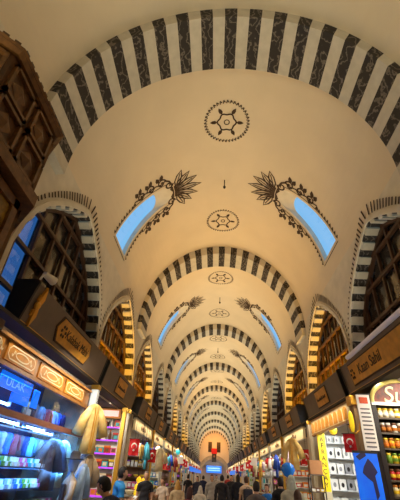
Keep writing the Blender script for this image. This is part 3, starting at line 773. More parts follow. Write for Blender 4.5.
MB().box(-.72, .72, -.06, .04, -.08, .24).build('frame', mat('orange_frame', (210, 130, 40), .5), lb); MB().box(-.64, .64, -.08, -.05, -.02, .18).build('lit_panel', mat('pinkish_panel', (244, 206, 200), .4, emit=.6), lb)

# --- candy counter facing the aisle, in front of the shelves
def counter(sg, k, cols, lab):
    a, b = span(k)
    t = thing('shop_counter', lab, 'counter', (sg * 3.2, a + .3, 0), group='counters along the aisle')
    L = b - a - (1.15 if k % 2 == 0 else .6); x0, x1 = sorted((0, sg * .55))
    MB().box(x0, x1, 0, L, 0, .8).build('cabinet', mat('counter_wood', (128, 84, 50), .5, noise=.2, nscale=3), t, bevel=.01)
    MB().box(x0 - .03, x1 + .03, -.03, L + .03, .8, .84).build('counter_top', METAL, t)
    g = MB(); g.box(min(-sg * .01, sg * .01), max(-sg * .01, sg * .01), 0, L, .84, 1.1); g.build('glass_guard', GLASS, t)
    return t, L

# ------------------------------------------------------------------ blue-lit clothes window
BW = mat('window_back_cloth', (44, 58, 110), .7, noise=.3, nscale=3)
dw = thing('display_window', 'blue-lit glass clothes window with hanging garments under the orange panel frieze', 'shop window', (-3.5, 4.95, 0))
DL = 4.85
fr = MB()
for y in (0, DL): fr.box(-.05, .05, y - .035, y + .035, .25, 2.95)
fr.build('mullions', BRFRM, dw)
MB().box(-.07, .07, -.03, DL + .03, 2.28, 2.38).build('middle_rail', mat('rosewood_rail', (150, 96, 78), .45, noise=.2, nscale=4), dw)
MB().box(-.05, .05, 0, DL, .2, .3).build('bottom_rail', BRFRM, dw); MB().box(-.3, .02, 0, DL, 0, .2).build('base', DARKM, dw)
MB().box(-.012, .0, 0, DL, .3, 2.93).build('glass', GLASS, dw)
MB().box(-1.32, -1.28, 0, DL + .05, 0, 3.5).build('back_panel', BW, dw)
MB().box(-1.3, -.08, -.05, 0, 0, 3.5).build('side_panel', BW, dw)
MB().box(-1.3, -.06, 0, DL, 2.36, 2.40).build('upper_floor', BW, dw)
for z in (1.62, 1.28, .92, .56): MB().box(-1.28, -.25, 0, DL, z - .035, z).build('shelf', mat('window_shelf', (52, 60, 84), .5), dw)
TUBE = mat('blue_white_tube', (190, 226, 255), .4, emit=7)
def tube_light(x, y0, y1, z, lab):
    t = thing('tube_light', lab, 'lamp', (x, y0, z), group='tube lights in the clothes window')
    MB().tube([(0, .03, 0), (0, y1 - y0 - .03, 0)], .022, 8).build('glowing_tube', TUBE, t)
    for y in (0, y1 - y0 - .04): MB().box(-.03, .03, y, y + .04, -.03, .05).build('holder', WHITE, t)
tube_light(-3.72, 6.05, 6.95, 2.26, 'glowing tube light under the window rail nearest the kiosk')
tube_light(-3.72, 7.15, 8.1, 2.26, 'glowing tube light under the rail further along the clothes window')
tube_light(-4.2, 8.5, 9.7, 2.31, 'glowing tube light at the far end of the window under the rail')
tube_light(-4.2, 8.5, 9.75, 1.68, 'long glowing tube light just above the folded cloth shelves')
tube_light(-3.9, 6.2, 6.75, 2.55, 'short bright tube light below the blue screen')
sn = thing('blue_screen', 'blue lit screen with faint white letters at top of the clothes window', 'screen', (-3.62, 5.75, 2.70))
SB = mat('screen_blue', (14, 112, 240), .4, emit=1.0, rgb2=(10, 90, 220), nscale=2)
MB().box(-.03, 0, 0, 1.12, 0, .24).build('panel', SB, sn); MB().box(-.04, .005, .5, 1.1, -.15, -.01).build('lower_panel', SB, sn)
text('ULAK', sn, basis((.004, .5, .1), (0, 1, 0), (0, 0, 1), (1, 0, 0)), .17, mat('pale_screen_letter', (130, 190, 250), .5, emit=.8), ext=.002, wx=1.6)
s2 = thing('blue_screen', 'small upright blue screen beyond the lettered screen in the clothes window', 'screen', (-3.62, 7.02, 2.56))
MB().box(-.03, 0, 0, .22, 0, .32).build('panel', SB, s2); MB().box(-.035, .005, -.015, .235, -.02, 0).build('frame', DARKM, s2)

def garment(kind):
    """hanging shirt: lofted body with folds, two sleeves, a hanger hook"""
    mb = MB(); n = 18; secs = []
    prof = [(0, .20), (.15, .185), (.32, .17), (.45, .19), (.5, .16), (.53, .07)] if kind == 'shirt' else [(0, .24), (.3, .2), (.62, .165), (.8, .17), (.95, .2), (1.0, .17), (1.04, .07)]
    for z, w in prof:
        for j in range(n):
            a = 2 * pi * j / n; rp = 1 + .10 * sin(5 * a + z * 3) * (1 if z < prof[-2][0] else .2)
            secs.append((w * cos(a) * rp, .06 * sin(a) * rp * (1 if z < prof[-1][0] else .6), z))
    k = len(prof); mb.add(secs, [(i * n + j, i * n + (j + 1) % n, (i + 1) * n + (j + 1) % n, (i + 1) * n + j) for i in range(k - 1) for j in range(n)] + [tuple(range(n - 1, -1, -1)), tuple((k - 1) * n + j for j in range(n))])
    top = prof[-2][0]
    sl = MB()
    for s in (-1, 1):
        if kind == 'shirt': sl.tube([(s * .13, 0, top - .03), (s * .24, 0, top - .13), (s * .27, 0, top - .38)], .065, 8, r2=.05)
        else: sl.tube([(s * .13, 0, top - .06), (s * .28, .0, top - .28), (s * .40, 0, top - .62)], .075, 10, r2=.13)
    hk = MB().tube([(0, 0, top), (0, 0, top + .09), (.03, 0, top + .12), (.03, 0, top + .15), (0, 0, top + .17)], .006, 5)
    return mb, sl, hk, top
GM = {}
for kd in ('shirt', 'robe'):
    a_, b_, c_, tp = garment(kd); GM[kd] = (a_.mesh(kd + '_body', cmat('white'), True), b_.mesh(kd + '_sleeves', cmat('white'), True), c_.mesh(kd + '_hook', DARKM), tp)
def hang(kd, loc, rotz, m, lab, group, trim=None, scale=1, name=None, simple=False):
    t = thing(name or ('hanging_' + kd), lab, 'clothing', loc, rotz, group); t.scale = (scale,) * 3
    for nm, me in zip(('body', 'sleeves', 'hanger'), GM[kd][:3]):
        o = bpy.data.objects.new(nm, me); COL.objects.link(o); o.parent = t
        if nm != 'hanger': setmat(o, m)
    if trim:
        mb = MB()
        for x in (-.03, .03): mb.tube([(x, -.066, .02), (x, -.066, .5), (x * .9, -.06, .8), (x * 1.6, -.045, 1.0)], .016, 6)
        mb.build('front_trim', trim, t)
    return t
# garments on the rail of the clothes window
gc = [('blue', (36, 80, 190)), ('grey', (120, 116, 128)), ('navy', (24, 30, 84)), ('red', (150, 40, 40)), ('tan', (170, 130, 96)), ('pale blue', (130, 170, 220)), ('brown', (96, 60, 48))]
mb = thing('garment_rail', 'thin steel garment rail running the length of the blue clothes window', 'rail', (-4.05, 5.0, 2.24))
MB().tube([(0, 0, 0), (0, 4.75, 0)], .014, 8).build('bar', METAL, mb)
for y in (.02, 2.4, 4.72): MB().tube([(0, y, 0), (0, y, .12)], .01, 6).build('bracket', METAL, mb)
for i in range(17):
    c, rgb = gc[i * 3 % 7]
    hang('shirt', (-4.05, 5.7 + i * .24, 1.80), pi / 2 + .14 * sin(i * 2.1), mat('cloth_' + c.replace(' ', '_'), rgb, .8, noise=.2, nscale=8), '%s garment hanging %s along the rail in the blue-lit clothes window' % (c, ORDW[i]), 'garments on the window rail', scale=.66)
for i in range(7):
    c, rgb = gc[(i * 2 + 4) % 7]
    hang('shirt', (-3.95, 7.6 + i * .32, 2.36), pi / 2 + .2 * sin(i * 1.3), mat('cloth_' + c.replace(' ', '_'), rgb, .8, noise=.2, nscale=8), '%s garment above the window rail, %s beyond the small blue screen' % (c, ORDW[i]), 'garments above the window rail', scale=.72)
for i, z in enumerate((1.28, .92, 1.62)):
    for j in range(13):
        c = ['blue', 'turquoise', 'green', 'white', 'cream', 'grey', 'pink'][(j * 2 + i * 3) % 7]
        for q in range(2):
            goods('folded_cloth', (-3.86 - .04 * q, 5.25 + j * .345, z + q * .072), (c, 'white'), '%s folded cloth %s in stack %s on the %s shelf of clothes window' % (c, 'uppermost' if q else 'underneath', ORDW[j], ['middle', 'lower', 'upper'][i]), 'folded cloths in the clothes window', rotz=pi / 2, scale=.95)

for i, (x, y, z, c, rgb, kd, sc) in enumerate(((-3.75, 8.75, 1.22, 'brown', (104, 70, 50), 'robe', .92), (-3.78, 9.1, 1.2, 'grey', (120, 116, 128), 'robe', .94), (-3.74, 9.42, 1.25, 'cream', (232, 214, 170), 'robe', .9))):
    hang(kd, (x, y, z), pi / 2 - .3, mat('cloth_' + c, rgb, .8, noise=.2, nscale=8), 'long %s robe hanging %s from the far end panel inside the clothes window' % (c, ['third', 'second', 'first'][i]), 'long robes in the clothes window', scale=sc)
for i, (x, y, z, c, rgb) in enumerate(((-3.16, 9.55, 1.02, 'slate blue', (96, 112, 136)), (-2.98, 9.2, .98, 'beige', (196, 168, 130)), (-2.93, 8.75, .8, 'pale blue', (150, 176, 204)))):
    hang('robe', (x, y, z), R(50 + 20 * i), mat('cloth_' + c.replace(' ', '_') + '_robe', rgb, .8, noise=.25, nscale=8), '%s robe hung below the golden robe outside the clothes window' % c, 'robes hung outside the clothes window', scale=.9)
# golden robe, mannequin with hat
hang('robe', (-3.02, 9.0, 1.92), R(62), mat('gold_robe', (240, 212, 138), .55, rgb2=(220, 178, 96), nscale=7), 'golden embroidered robe hanging at the far corner of the clothes window', 'robes hung over the aisle', trim=GOLDB)
hang('shirt', (-3.1, 9.45, 2.25), R(20), mat('cloth_red_trim', (150, 44, 30), .7), 'dark red garment half hidden behind the golden robe', 'garments beside the golden robe')
mn = thing('mannequin', 'mannequin with dark brimmed hat and beige jacket below the golden robe', 'mannequin', (-3.02, 8.3, 0), R(-55))
MB().lathe([(.24, 0), (.25, .03), (.05, .06), (.03, .1), (.03, .8)], 14).build('stand', DARKM, mn)
MB().lathe([(.14, .78), (.19, .95), (.15, 1.12), (.19, 1.34), (.2, 1.42), (.1, 1.5), (.055, 1.54), (.05, 1.6)], 18, sy=.62).build('jacket', mat('beige_jacket', (188, 164, 132), .8, noise=.2, nscale=8), mn, True)
sl = MB()
for s in (-1, 1): sl.tube([(s * .18, 0, 1.42), (s * .25, -.02, 1.2), (s * .22, -.14, 1.0)], .06, 10, r2=.045)
sl.build('sleeves', MATS['beige_jacket'], mn, True)
v = MB()
for s in (-1, 1): v.box(min(s * .02, s * .13), max(s * .02, s * .13), -.135, -.10, .85, 1.38)
v.build('dark_vest', mat('dark_vest', (62, 40, 34), .7), mn, bevel=.02)
MB().lathe([(.03, 1.56), (.075, 1.62), (.088, 1.7), (.092, 1.78), (.07, 1.86), (.02, 1.9)], 16, sy=1.15).lathe([(.002, -.03), (.014, 0), (.004, .04)], 6, (0, -.1, 1.70)).build('head', mat('pale_mannequin', (150, 170, 190), .4), mn, True)
MB().lathe([(.19, 1.79), (.2, 1.80), (.105, 1.815), (.1, 1.9), (.06, 1.95), (.01, 1.95)], 20).build('hat', mat('black_felt', (40, 34, 34), .8), mn, True)

# ------------------------------------------------------------------ flags
def flag_meshes():
    w, h = .30, .44; nx, nz = 10, 12
    wave = lambda u, v: .018 * sin(u * 7 + v * 3) + .012 * sin(v * 9)
    mb = MB()
    for side in (0, .006):
        o = len(mb.v); mb.v += [(-w / 2 + w * i / nx, wave(i / nx, j / nz) + side, -h * j / nz) for j in range(nz + 1) for i in range(nx + 1)]
        for j in range(nz):
            for i in range(nx): a = o + j * (nx + 1) + i; mb.f.append((a, a + 1, a + nx + 2, a + nx + 1)); mb.m.append(0)
    em = MB()
    def P(x, z, s): return (x, wave((x + w / 2) / w, -z / h) + (.0075 if s else -.0015), z)
    for s in (0, 1):
        cx, cz, r = 0, -.19, .085; pts = []
        N = 18; a0, a1 = R(-140), R(140)
        outer = [(cx + r * sin(a0 + (a1 - a0) * i / N), cz + r * cos(a0 + (a1 - a0) * i / N) * 1) for i in range(N + 1)]
        # crescent opens downwards (flag hung upright)
        for i in range(N):
            t0, t1 = a0 + (a1 - a0) * i / N, a0 + (a1 - a0) * (i + 1) / N
            q = []
            for t in (t0, t1):
                po = (cx + r * sin(t), cz + r * cos(t)); k = .068; pi_ = (cx + k * sin(t), cz - .02 + k * cos(t)); q.append((po, pi_))
            em.add([P(*q[0][0], s), P(*q[1][0], s), P(*q[1][1], s), P(*q[0][1], s)], [(0, 1, 2, 3)])
        st = [(cx + (.045 if j % 2 == 0 else .018) * sin(pi * j / 5), -.30 - (.045 if j % 2 == 0 else .018) * cos(pi * j / 5)) for j in range(10)]
        c = P(cx, -.30, s); em.add([c] + [P(*p, s) for p in st], [(0, 1 + j, 1 + (j + 1) % 10) for j in range(10)])
    rod = MB().tube([(-w / 2 - .03, 0, .005), (w / 2 + .03, 0, .005)], .009, 6).tube([(0, 0, .005), (0, 0, .6)], .005, 5)
    return mb.mesh('flag_cloth', RED, fix=False), em.mesh('crescent_and_star', WHITE, fix=False), rod.mesh('flag_rod', DARKM)
FM = flag_meshes()
def flag(px, py, Y, sc, lab, rot=0):
    p = at(px, py, Y); t = thing('hanging_flag', lab, 'flag', (p.x, p.y, p.z + .22 * sc), rot, 'red flags hung along the shops'); t.scale = (sc,) * 3
    for nm, me in zip(('cloth', 'crescent_and_star', 'rod'), FM): o = bpy.data.objects.new(nm, me); COL.objects.link(o); o.parent = t
flag(134, 447, 14.0, 1.15, 'large red crescent flag hanging beyond the brass post of the candy shop', .15)
flag(152, 456, 18.5, 1.15, 'red crescent flag before the second cream frieze past the candy shop', .2)
flag(162, 464, 23, 1.1, 'small red crescent flag further along the clothes side, above a pale dress', .1)
flag(168, 466, 28, 1.1, 'small red crescent flag behind the pale dress on the clothes side', -.1)
flag(350, 443, 9.9, .92, 'red crescent flag hanging in front of the white gift bag shelves', -.25)
flag(306, 457, 16.0, 1.15, 'bright red crescent flag before the spice shop next to the yellow sign', -.2)
flag(270, 463, 24.0, 1.2, 'red crescent flag by the blue-lit shop on the jar side', .1)
flag(262, 467, 29.0, 1.3, 'red crescent flag next beyond the blue-lit shop on the jar side', -.1)
flag(284, 461, 19.5, .9, 'dark red crescent flag tucked behind the golden robe near the white scarf', .3)
def bunting(sg, y0, y1, z, n, lab):
    x = sg * 2.95
    t = thing('bunting', lab, 'bunting', (x, y0, z), group='strings of red pennants')
    L = y1 - y0
    MB().tube([(0, L * i / 20, -.25 * sin(pi * i / 20)) for i in range(21)], .012, 5).build('string', WHITE, t)
    for i in range(n):
        u = (i + .5) / n; m_ = MB(); zz = -.25 * sin(pi * u)
        m_.box(-.22, .22, L * u - .012, L * u + .012, zz - .5, zz)
        p = m_.build('pennant', RED if i % 3 else mat('pennant_white', (236, 226, 220), .7), t)
        if i % 3: MB().prism([(.1 * cos(v), zz - .25 + .1 * sin(v)) for v in [2 * pi * j / 8 for j in range(8)]], 'y', L * u - .016, L * u - .013).build('white_mark', WHITE, p)
bunting(1, 30, 62, 3.0, 12, 'long string of red and white pennants over the far shops on the jar side')
bunting(-1, 33, 68, 2.9, 12, 'long string of red and white pennants over the far shops on the clothes side')
bunting(1, 66, 96, 3.0, 8, 'farthest string of red pennants near the gate on the jar side')
bunting(-1, 70, 98, 3.0, 8, 'farthest string of red pennants near the gate on the clothes side')

# ------------------------------------------------------------------ hanging lamps
def globe(px, py, Y, r, col, lab, zt=3.5):
    p = at(px, py, Y); t = thing('mosaic_lamp', lab, 'lamp', p, group='hanging mosaic lamps')
    m = mat('lamp_' + col, {'yellow': (250, 208, 40), 'amber': (246, 160, 50), 'white': (250, 244, 226), 'turquoise': (60, 190, 200)}[col], .4, emit=.7)
    MB().lathe([(r * .3, -r), (r * .75, -r * .7), (r, 0), (r * .75, r * .7), (r * .3, r)], 12).build('glass_globe', m, t, True)
    MB().lathe([(r * .35, r * .95), (r * .4, r * 1.05), (r * .15, r * 1.4), (.01, r * 1.5)], 10).build('brass_cap', GOLDB, t)
    MB().tube([(0, 0, r * 1.4), (0, 0, max(zt - p.z, r * 2))], .006, 5).build('cord', DARKM, t)
for i, (x, y) in enumerate(((137, 487), (141, 484), (144, 481), (139, 480), (143, 489), (136, 493), (147, 487))):
    globe(x, y, 15.0 + .12 * i, .1, 'yellow', 'yellow glass globe lamp, %s of the cluster below the candy shop flag' % ORDW[i])
globe(333, 430, 12.6, .13, 'yellow', 'yellow lamp hanging before the gift bag shelves'); globe(158, 449, 24, .16, 'white', 'white globe lamp under the second frieze past the candy shop')
globe(181, 458, 40, .24, 'white', 'white globe lamp far along the clothes side'); globe(178, 452, 34, .2, 'turquoise', 'turquoise globe lamp far along the clothes side')
lh = at(352, 425, 9.3)
t = thing('hanging_lantern', 'yellow lantern on a curled bracket beside the price list', 'lamp', lh)
MB().tube([(.25, 0, .34), (.22, 0, .1), (.16, 0, -.1), (.06, 0, -.18), (-.04, 0, -.14), (-.07, 0, -.03), (-.02, 0, .04), (.04, 0, .0)], .018, 8).build('curled_bracket', GOLDB, t)
MB().lathe([(.03, -.14), (.055, -.05), (.06, .08), (.05, .24), (.02, .3)], 10).build('shade', MATS['lamp_yellow'], t, True)

# ------------------------------------------------------------------ shops further along
pals = [['red', 'orange', 'yellow', 'brown', 'cream'], ['white', 'blue', 'turquoise', 'cream', 'black'], ['pink', 'white', 'purple', 'yellow', 'cream'], ['amber', 'brown', 'green', 'yellow', 'red']]
kinds = ['tea_tin', 'painted_plate', 'glass_bottle', 'candy_box', 'spice_jar', 'painted_bowl']
sc_of = {'tea_tin': 1.5, 'painted_plate': .95, 'glass_bottle': 1.3, 'candy_box': 1.4, 'spice_jar': 2.0, 'painted_bowl': 1.15}
drs = [('pale lilac', (206, 190, 206)), ('cream', (232, 214, 170)), ('gold', (224, 180, 84)), ('white', (236, 230, 220)), ('turquoise', (70, 170, 190)), ('red', (186, 36, 40)), ('blue', (40, 120, 220))]
for sg in (-1, 1):
    for k in range(2, 13):
        random.seed(100 * k + sg)
        a, b = span(k); far = Y0 + (k + 1) * SP
        if k < 8:
            wdt = 1.2 if k < 4 else .8
            x0 = sg * 3.56 if sg > 0 else -3.56 - wdt
            zs = [.95, 1.4, 1.85, 2.3, 2.72]
            shelf_unit((x0, far - .5, 0), wdt, zs, 'wooden shelves on the far side of the %s' % shopname(sg, k), WSH if (k + (sg > 0)) % 2 else None, top=3.05)
            pal_ = pals[(k * 3 + (sg > 0)) % 4] if not (k == 2 and sg > 0) else ['orange', 'red', 'yellow', 'cream', 'orange']
            for i, z in enumerate(reversed(zs)):
                kd = kinds[(k + i + (sg > 0)) % 6]
                n = 5 if k < 4 else 3
                BIG = ('painted_plate', 'candy_box', 'painted_bowl')
                if k == 2 and sg > 0: kd = ['tea_tin', 'candy_box'][i % 2]
                if kd in BIG: n = 3 if k < 4 else 2
                for j in range(n):
                    c = [random.choice(pal_), random.choice(pal_), 'white']
                    goods(kd, (sg * (3.56 + .12 + j * (wdt - .2) / n), far - .34, z), c, '%s %s, %s in, shelf %s from top, %s' % (c[0], kd.replace('_', ' '), ORDW[j], ['one', 'two', 'three', 'four', 'five'][i], shopname(sg, k)), 'goods on the shelves of the %s' % shopname(sg, k), scale=sc_of[kd], simple=k > 3)
        # clothes hung out over the aisle edge
        nh = 3 if k < 8 else 2
        for i in range(nh):
            c, rgb = drs[(k + i * 2 + (sg > 0) * 3) % 7]
            y = a + .8 + i * (b - a - 1.2) / nh
            if k == 2 and sg > 0 and i == 0: c, rgb = drs[2]
            hang('robe' if (i + k) % 2 else 'shirt', (sg * 3.22, y, 1.75 if (i + k) % 2 else 2.1), R(70) * sg, mat('cloth_' + c.replace(' ', '_'), rgb, .8, noise=.2, nscale=8), '%s garment hung %s along the %s' % (c, ORDW[i], shopname(sg, k)), 'clothes hung on the shop fronts')
        if k < 7:
            t, L = counter(sg, k, None, 'low wooden counter with glass guard before the %s' % shopname(sg, k))
            for j in range(5):
                c = random.choice(pals[(k + j) % 4]); 
                goods('painted_bowl', (sg * 3.46, a + .55 + j * (L - .5) / 5, .842), (c, 'white'), '%s bowl, %s along the counter of the %s' % (c, ORDW[j], shopname(sg, k)), 'bowls on the counters', scale=1.6, simple=k > 4)
# goods that face the aisle on racks between garments, second robe on the other side, blue balloon, brown box
p = at(291, 446, 15.4)
hang('robe', (p.x + .05, 15.4, 1.98), R(-40), MATS['gold_robe'], 'golden robe hanging above the person in a pale green scarf', 'robes hung over the aisle', trim=GOLDB)
p = at(160, 455, 21); hang('robe', (p.x, 21, 1.7), R(35), mat('cloth_cream', (232, 214, 170), .8), 'cream robe hanging by the small flag past the black polo shirt', 'robes hung over the aisle')
p = at(288, 470, 12.5)
bl = thing('blue_balloon', 'shiny blue round balloon just over the pale green scarf', 'balloon', p)
MB().lathe([(.02, -.2), (.13, -.15), (.21, 0), (.17, .13), (.07, .19), (.01, .2)], 18, sy=.9).build('balloon_skin', mat('balloon_blue', (30, 130, 236), .2), bl, True)
MB().lathe([(.03, -.235), (.02, -.21), (.022, -.19)], 8).tube([(0, 0, -.2), (.04, 0, -.5), (.01, 0, -1.1)], .004, 5).build('knot_and_string', WHITE, bl)
p = at(315, 474, 13.9)
bx = thing('cardboard_box', 'brown cardboard box on a stand beside the yellow vertical sign', 'box', (p.x - .05, 13.6, 1.86))
MB().box(-.2, .2, -.15, .15, 0, .38).build('carton', mat('cardboard', (186, 128, 78), .8, noise=.1, nscale=4), bx, bevel=.008)
for s in (-1, 1): MB().box(-.2, .2, min(s * .15, s * .0) , max(s * .15, s * .0), .38, .392).build('flap', MATS['cardboard'], bx)
MB().box(-.21, .21, -.03, .03, .39, .397).build('tape', mat('tape', (206, 170, 110), .4), bx)
st = thing('box_stand', 'dark shelf stand of packets beneath the cardboard box', 'stand', (p.x - .05, 13.6, 0))
for x in (-.22, .22):
    for y in (-.15, .15): MB().box(x - .015, x + .015, y - .015, y + .015, 0, 1.83).build('leg', DARKM, st)
for z in (.5, .95, 1.4, 1.86): MB().box(-.23, .23, -.17, .17, z - .03, z).build('shelf', MATS['cabinet_shelf'], st)
for i, z in enumerate((1.4, .95)):
    for j in range(3):
        c = ['cream', 'brown', 'yellow'][(i + j) % 3]; goods('candy_box', (p.x - .05 - .14 + j * .14, 13.55, z), (c, 'brown', 'white'), '%s packet, %s on the %s shelf under the cardboard box' % (c, ORDW[j], ORDW[i]), 'packets under the cardboard box', scale=.65 * 1.0)

# drawstring pouches and bags hung under the friezes
pm_b = MB().lathe([(.02, -.34), (.085, -.33), (.11, -.24), (.09, -.12), (.03, -.06), (.05, 0)], 12, sy=.6).mesh('pouch_cloth', WHITE, True)
pm_s = MB().tube([(0, 0, -.06), (.01, 0, .1), (0, 0, .24)], .007, 5).mesh('pouch_string', DARKM)
pcs = ['white', 'blue', 'cream', 'turquoise', 'orange', 'pink', 'purple', 'white', 'yellow', 'red']
for sg in (-1, 1):
    for k in range(2, 11):
        a, b = span(k)
        for i in range(6):
            c = pcs[(i * 3 + k * 2 + (sg > 0)) % 10]
            t = thing('hanging_pouch', '%s drawstring pouch hanging %s in the row of the %s' % (c, ORDW[i], shopname(sg, k)), 'pouch', (sg * 3.40, a + .5 + i * (b - a - .9) / 5, 2.82 - .12 * (i % 3)), i * .7, 'pouches hung under the friezes')
            for nm, me, m_ in (('pouch_cloth', pm_b, cmat(c)), ('string', pm_s, None)):
                o = bpy.data.objects.new(nm, me); COL.objects.link(o); o.parent = t
                if m_: setmat(o, m_)
# blue lit fascias far along both sides
for sg, y0, y1, lab in ((-1, 42, 80, 'long blue lit fascia strip low along the far shops of the clothes side'), (1, 52, 66, 'short blue lit fascia strip low along the far shops of the jar side')):
    t = thing('blue_fascia_sign', lab, 'sign', (sg * 2.55, y0, 1.95), group=None)
    MB().box(-.04, .04, 0, y1 - y0, 0, .42).build('panel', BLUES, t); MB().box(-.06, .06, 0, y1 - y0, .42, .47).build('top_rail', METAL, t)
    lg = MB()
    for i in range(5): y = (y1 - y0) * i / 4; MB().box(-.03, .03, max(0, y - .06), min(y1 - y0, y + .06), -1.95, 0).build('leg', DARKM, t)

# ------------------------------------------------------------------ people
SKIN = mat('skin', (206, 158, 128), .6); HAIRD = mat('dark_hair', (34, 26, 24), .6, noise=.3, nscale=20); HAIRB = mat('brown_hair', (92, 54, 34), .6, noise=.3, nscale=20)
DG = None
def skinned(verts, edges, radii, roots=(0,), sub=1):
    me = bpy.data.meshes.new('tmp'); me.from_pydata(verts, edges, []); o = bpy.data.objects.new('tmp', me); COL.objects.link(o)
    md = o.modifiers.new('s', 'SKIN'); md.use_smooth_shade = True
    for i, r in enumerate(radii):
        sv = me.skin_vertices[0].data[i]; sv.radius = r if isinstance(r, tuple) else (r, r); sv.use_root = i in roots
    if sub: o.modifiers.new('u', 'SUBSURF').levels = sub
    dg = bpy.context.evaluated_depsgraph_get(); dg.update()
    ev = o.evaluated_get(dg); m2 = bpy.data.meshes.new_from_object(ev); bpy.data.objects.remove(o); return m2
def to_mb(me, mb):
    mb.add([tuple(v.co) for v in me.vertices], [tuple(p.vertices) for p in me.polygons]); bpy.data.meshes.remove(me)
def remeshed(mb, name, m, vox, smooth=3):
    o = mb.build('tmp2', m); r = o.modifiers.new('r', 'REMESH'); r.mode = 'VOXEL'; r.voxel_size = vox; r.use_smooth_shade = True
    if smooth: s = o.modifiers.new('sm', 'SMOOTH'); s.factor = .5; s.iterations = smooth
    dg = bpy.context.evaluated_depsgraph_get(); dg.update()
    me = bpy.data.meshes.new_from_object(o.evaluated_get(dg)); me.name = name
    old = o.data; bpy.data.objects.remove(o); bpy.data.meshes.remove(old)
    me.materials.clear(); me.materials.append(m); me.polygons.foreach_set('use_smooth', [True] * len(me.polygons)); return me
def head_mb(M):
    """head with brow, sockets, nose, lips, chin and ears; local +y is the way it faces, origin at the base of the skull"""
    mb = MB(); n, k = 28, 22; vs = []
    for i in range(k + 1):
        th = pi * i / k; z = cos(th)
        for j in range(n):
            a = 2 * pi * j / n; x, y = sin(th) * cos(a), sin(th) * sin(a)
            X, Yy, Z = x * .076, y * .097, z * .118
            if z < -.1: X *= 1 - .35 * (-z - .1); Yy = Yy * (1 - .10 * (-z)) + .012 * (-z)
            if y > .3:
                f = (y - .3) / .7
                Yy += .006 * f * math.exp(-((z - .22) / .12) ** 2)                        # brow
                for s in (-1, 1): Yy -= .012 * f * math.exp(-((x - s * .36) / .16) ** 2 - ((z - .06) / .1) ** 2)   # sockets
                Yy += .026 * f * math.exp(-(x / .12) ** 2 - ((z + .16) / .17) ** 2)       # nose
                Yy += .008 * f * math.exp(-(x / .22) ** 2 - ((z + .42) / .07) ** 2)       # lips
                Yy += .010 * f * math.exp(-(x / .25) ** 2 - ((z + .72) / .14) ** 2)       # chin
            vs.append((X, Yy, Z))
    fs = [(i * n + j, i * n + (j + 1) % n, (i + 1) * n + (j + 1) % n, (i + 1) * n + j) for i in range(k) for j in range(n)]
    mb.add(vs, fs)
    for s in (-1, 1): mb.lathe([(.004, -.03), (.016, -.018), (.02, .01), (.012, .03), (.003, .034)], 8, (s * .076, -.008, -.004), sx=.55)
    return mb.xf(M)
def hand_mb(M):
    """palm, four fingers and a thumb; local -z runs to the fingertips, palm faces -x; curled a little"""
    vs, es, rs, roots = [], [], [], []
    def chain(pts, rr):
        o = len(vs); vs.extend(pts); rs.extend(rr); roots.append(o); es.extend([(o + i, o + i + 1) for i in range(len(pts) - 1)])
    chain([(0, 0, .01), (0, 0, -.035), (0, 0, -.075)], [(.017, .022), (.018, .036), (.014, .036)])
    for y, L in ((-.030, .062), (-.010, .076), (.010, .082), (.029, .072)):
        chain([(0, y * .9, -.06), (-.002, y, -.09), (-.014, y, -.09 - L * .45), (-.036, y * .96, -.09 - L * .8)], [.010, .0095, .0085, .007])
    chain([(0, .025, -.03), (-.014, .048, -.055), (-.024, .058, -.085), (-.03, .056, -.108)], [.013, .0115, .010, .008])
    mb = MB(); to_mb(skinned(vs, es, rs, roots), mb); return mb.xf(M)
POSES = {}
